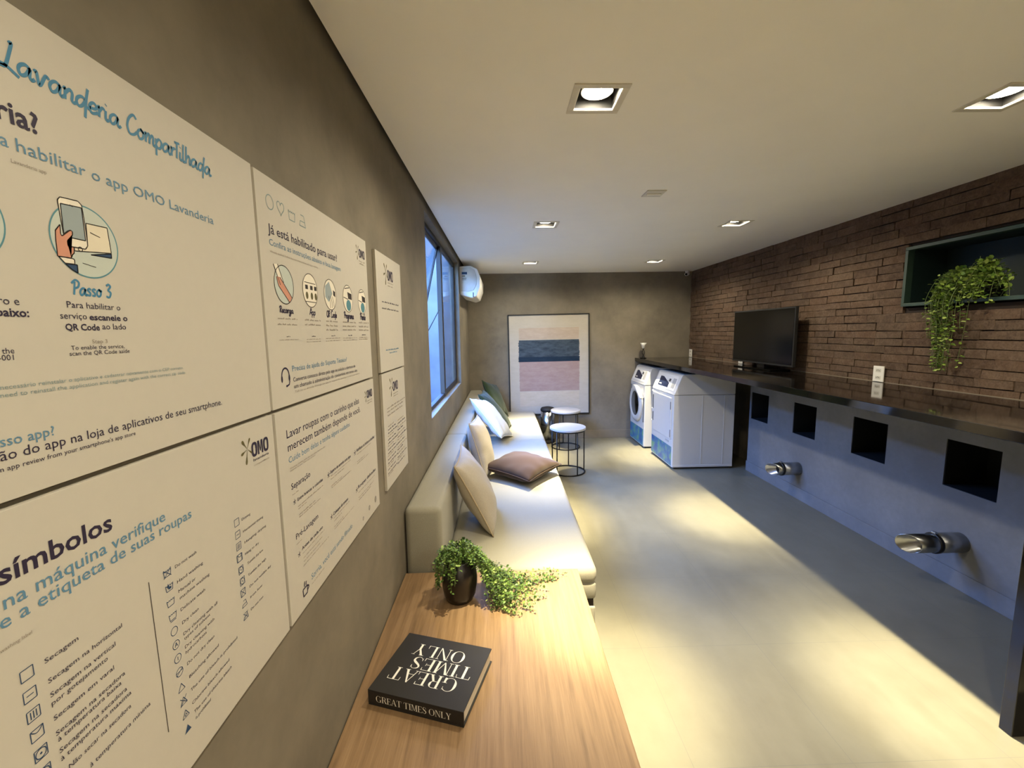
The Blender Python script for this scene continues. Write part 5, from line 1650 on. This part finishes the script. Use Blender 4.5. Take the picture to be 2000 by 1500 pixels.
def icon(po, kind, y, z, s):
    col = 'navy_ink' if po == 'B' else ('grey2' if po == 'C' else 'ink')
    if kind in ('headset', 'iron_b'):
        col = 'ink'
    bm = ink(po, 'laundry_symbol' if po in 'BC' and kind != 'headset' else 'printed_icon', col, (y, z))
    w = s * 0.14
    def line(*p, closed=False, k=1.0):
        ribbon(bm, [(y + a * s, z + b * s) for a, b in p], w * k, lift(), closed)
    def seg(*p):
        for a, b in zip(p, p[1:]):
            line(a, b)
    def circ_(r, cy=0, cz=0):
        line(*[(cy + r * math.cos(2 * PI * i / 28), cz + r * math.sin(2 * PI * i / 28)) for i in range(28)], closed=True)
    def loop(*p):
        seg(*p, p[0])
    if kind.startswith('sq'):
        loop((-.9, -.9), (.9, -.9), (.9, .9), (-.9, .9))
        if kind == 'sq_h':
            seg((-.5, 0), (.5, 0))
        if kind == 'sq_v3':
            for a in (-.4, 0, .4):
                seg((a, -.6), (a, .6))
        if kind == 'sq_env':
            line(*[(-.9 + 1.8 * i / 10, .9 - .7 * math.sin(PI * i / 10)) for i in range(11)])
        if kind == 'sq_circ':
            circ_(.75)
            circ_(.1)
        if kind == 'sq_x':
            seg((-.9, -.9), (.9, .9))
            seg((-.9, .9), (.9, -.9))
    elif kind.startswith('tub'):
        seg((-1, .7), (-.8, -.7), (.8, -.7), (1, .7))
        line(*[(-1 + 2 * i / 16, .5 + .12 * math.sin(i * PI / 2)) for i in range(17)])
        if kind == 'tub_x':
            seg((-1, -.9), (1, .9))
            seg((-1, .9), (1, -.9))
        if kind == 'tub_hand':
            fill(bm, [(y + a * s, z + b * s) for a, b in ((-.3, 1), (.0, .2), (.5, .1), (.45, -.35), (-.2, -.4), (-.55, .3))])
        if kind == 'tub_line':
            seg((-.8, -1), (.8, -1))
    elif kind.startswith('circ'):
        circ_(.9)
        if kind == 'circ_a':
            seg((-.35, -.45), (0, .5), (.35, -.45))
            seg((-.2, -.1), (.2, -.1))
        if kind == 'circ_i':
            seg((0, -.4), (0, .4))
        if kind == 'circ_x':
            seg((-.9, -.5), (.9, .5))
            seg((-.9, .1), (.9, .1))
        if kind == 'circ_t':
            circ_(.45)
    elif kind.startswith('tri'):
        P = ((-.9, -.75), (.9, -.75), (0, .85))
        if kind == 'tri_f':
            fill(bm, [(y + a * s, z + b * s) for a, b in P])
        else:
            loop(*P)
        if kind == 'tri_x':
            seg((-.9, -.9), (.9, .9))
            seg((-.9, .9), (.9, -.9))
        if kind == 'tri_a':
            circ_(.25, 0, -.25)
    elif kind == 'heart':
        P = [(.9 * math.sin(a) ** 3, (13 * math.cos(a) - 5 * math.cos(2 * a) - 2 * math.cos(3 * a) - math.cos(4 * a)) / 17) for a in [2 * PI * i / 40 for i in range(40)]]
        line(*P, closed=True)
    elif kind in ('iron', 'iron_x'):
        seg((-.5, .8), (.5, .8), (1, -.8), (-1, -.8), (-.7, -.1), (.7, -.1))
        if kind == 'iron_x':
            seg((-.9, -.9), (.9, .9))
            seg((-.9, .9), (.9, -.9))
    elif kind == 'iron_b':                          # steaming cup
        k = 1.5
        line((-.7, .2), (-.6, -.8), k=k)
        line((-.6, -.8), (.5, -.8), k=k)
        line((.5, -.8), (.6, .2), k=k)
        line((.6, .2), (-.7, .2), k=k)
        line(*[(.6 + .4 * math.sin(PI * i / 8), .1 - .6 * i / 8) for i in range(9)], k=k)
        line((-.25, .4), (-.1, 1.1), k=k)
        line((.2, .4), (.35, .9), k=k)
    elif kind == 'headset':
        line(*[(.85 * math.cos(PI * i / 20), .1 + .95 * math.sin(PI * i / 20)) for i in range(21)], k=1.5)
        for sx in (-1, 1):
            fill(bm, [(y + (sx * .85 + .2 * math.cos(a)) * s, z + (-.15 + .42 * math.sin(a)) * s) for a in [2 * PI * i / 14 for i in range(14)]])
        line((.9, -.5), (.75, -.9), (.3, -1.05), k=1.4)
        fill(bm, [(y + (.15 + .2 * math.cos(a)) * s, z + (-1.05 + .14 * math.sin(a)) * s) for a in [2 * PI * i / 12 for i in range(12)]])
    elif kind == 'star':
        for i in range(5):
            a = PI / 2 + 2 * PI * i / 5
            line((0, 0), (math.cos(a), math.sin(a)), k=1.4)
for i in ICONS:
    icon(*i)
# long rule between the symbol columns
ribbon(ink('B', 'dividing_rule', 'line'), [VLINE[0], VLINE[1]], 0.0011, lift())
# big round drawing with the hand, phone and card
yA, zA, rA = CIRC_A
LIFT[0] = 0
fill(ink('A', 'drawing_ground', 'pale'), ell(yA, zA, rA))
ribbon(ink('A', 'drawing_outline', 'teal_ink'), ell(yA, zA, rA, 60), 0.0016, lift(), True)
yq = 0.447 - 0.041
fill(ink('A', 'drawing_ground', 'pale', 1), ell(yq, zA, rA))
ribbon(ink('A', 'drawing_outline', 'teal_ink', 1), ell(yq, zA, rA, 60), 0.0016, lift(), True)
CN = {'cream': 'cream', 'navy': 'navy_ink', 'white': 'paper_white', 'slate': 'slate', 'skin': 'skin'}
for k_, (nm, col, pts) in enumerate(POLYS):
    LIFT[0] = 3 + k_ * 4
    fill(ink('A', 'drawing_' + nm, CN[col]), pts)
    LIFT[0] = 4 + k_ * 4
    for a, b in zip(pts, pts[1:] + pts[:1]):
        ribbon(ink('A', 'drawing_outline', 'line'), [a, b], 0.0012, lift() if False else PX + 0.0003 + (4 + k_ * 4) * 6e-6)
LIFT[0] = 36
bm = ink('A', 'drawing_outline', 'line')
ph = dict((p[0], p[2]) for p in POLYS)
def il(u, v):                                     # inside the drawing's own circle, -1..1
    return (yA + u * rA, zA + v * rA)
ribbon(bm, ell(*il(-.21, -.24), rA * .06, 16), 0.001, PX + 0.00055, True)
ribbon(bm, [il(-.36, .93), il(-.27, .90)], 0.0011, PX + 0.00055)
ribbon(bm, [il(.15, .30), il(.45, .22)], 0.0009, PX + 0.00055)
ribbon(bm, [il(-.2, -.62), il(.2, -.68)], 0.0007, PX + 0.00055)
# five small round drawings
for k, (y, z, r) in enumerate(CIRC):
    LIFT[0] = 2
    fill(ink('C', 'drawing_ground', 'pale' if k == 0 else 'paper_white', k), ell(y, z, r))
    X1 = PX + 0.0004
    ribbon(ink('C', 'drawing_outline', 'line', k), ell(y, z, r, 40), r * 0.045, PX + 0.00062, True)
    def P(u, v):
        return (y + u * r, z + v * r)
    LIFT[0] = 14
    if k == 0:
        fill(ink('C', 'drawing_phone', 'paper_white', k), [P(-.95, .95), P(-.55, 1.0), P(-.05, .1), P(-.4, -.05)])
        fill(ink('C', 'drawing_hand', 'skin', k), [P(-.75, .35), P(-.4, .35), P(.1, -.05), P(.75, -.62), P(.45, -.9), P(-.15, -.45), P(-.6, -.1)])
        for q_ in (([-.55, 1.0], [-.05, .1]), ([-.75, .35], [-.6, -.1]), ([-.6, -.1], [.45, -.9]), ([-.4, .35], [.75, -.62]), ([-.95, .95], [-.4, -.05])):
            ribbon(ink('C', 'drawing_outline', 'line', k), [P(*q_[0]), P(*q_[1])], r * 0.05, X1 + 0.0002)
    if k == 1:
        for u in (-.5, .15, .7):
            fill(ink('C', 'drawing_screen', 'line', k), [P(u - .15, .3), P(u + .2, .3), P(u + .2, .05), P(u - .15, .05)])
            fill(ink('C', 'drawing_knob', 'olive', k), [P(u + .02 + .17 * math.cos(a), -.32 + .22 * math.sin(a)) for a in [2 * PI * i / 14 for i in range(14)]])
        for v in (.45, -.68):
            ribbon(ink('C', 'drawing_outline', 'line', k), [P(-.75, v), P(.75, v)], r * 0.04, X1 + 0.0002)
    if k == 2:
        fill(ink('C', 'drawing_screen', 'slate', k), [P(-.8, .5), P(-.1, .85), P(.35, .1), P(-.3, -.5), P(-.85, -.2)])
        fill(ink('C', 'drawing_knob', 'line', k), [P(.5, .35), P(.85, .25), P(.85, -.1), P(.5, 0)])
        for u in (-.1, .2, .5):
            ribbon(ink('C', 'drawing_outline', 'line', k), [P(u - .2, -.1), P(u, -.5), P(u, -.92 + abs(u) * .3)], r * 0.05, X1 + 0.0002)
    if k >= 3:
        fill(ink('C', 'drawing_screen', 'line', k), [P(-.05, .5), P(.8, .4), P(.85, -.05), P(.05, .0)])
        fill(ink('C', 'drawing_water', 'teal_ink', k), [P(.1 + .5 * math.cos(a), -.5 + .42 * math.sin(a)) for a in [2 * PI * i / 18 for i in range(18)]])
        ribbon(ink('C', 'drawing_outline', 'line', k), [P(-.6, .7), P(.4, .85)], r * 0.06, X1 + 0.0002)
        ribbon(ink('C', 'drawing_outline', 'line', k), [P(-.9, .05), P(.0, -.05)], r * 0.06, X1 + 0.0002)
bpy.data.objects.remove(FO)
for (po, part, col, block), bm in INK.items():
    me = bpy.data.meshes.new(part)
    bm.to_mesh(me)
    bm.free()
    o = bpy.data.objects.new(part, me)
    COL.objects.link(o)
    me.materials.append(MT['p_' + col])
    o.parent = PTH[po]
    o.matrix_parent_inverse = Matrix.Translation(PTH[po].location).inverted()
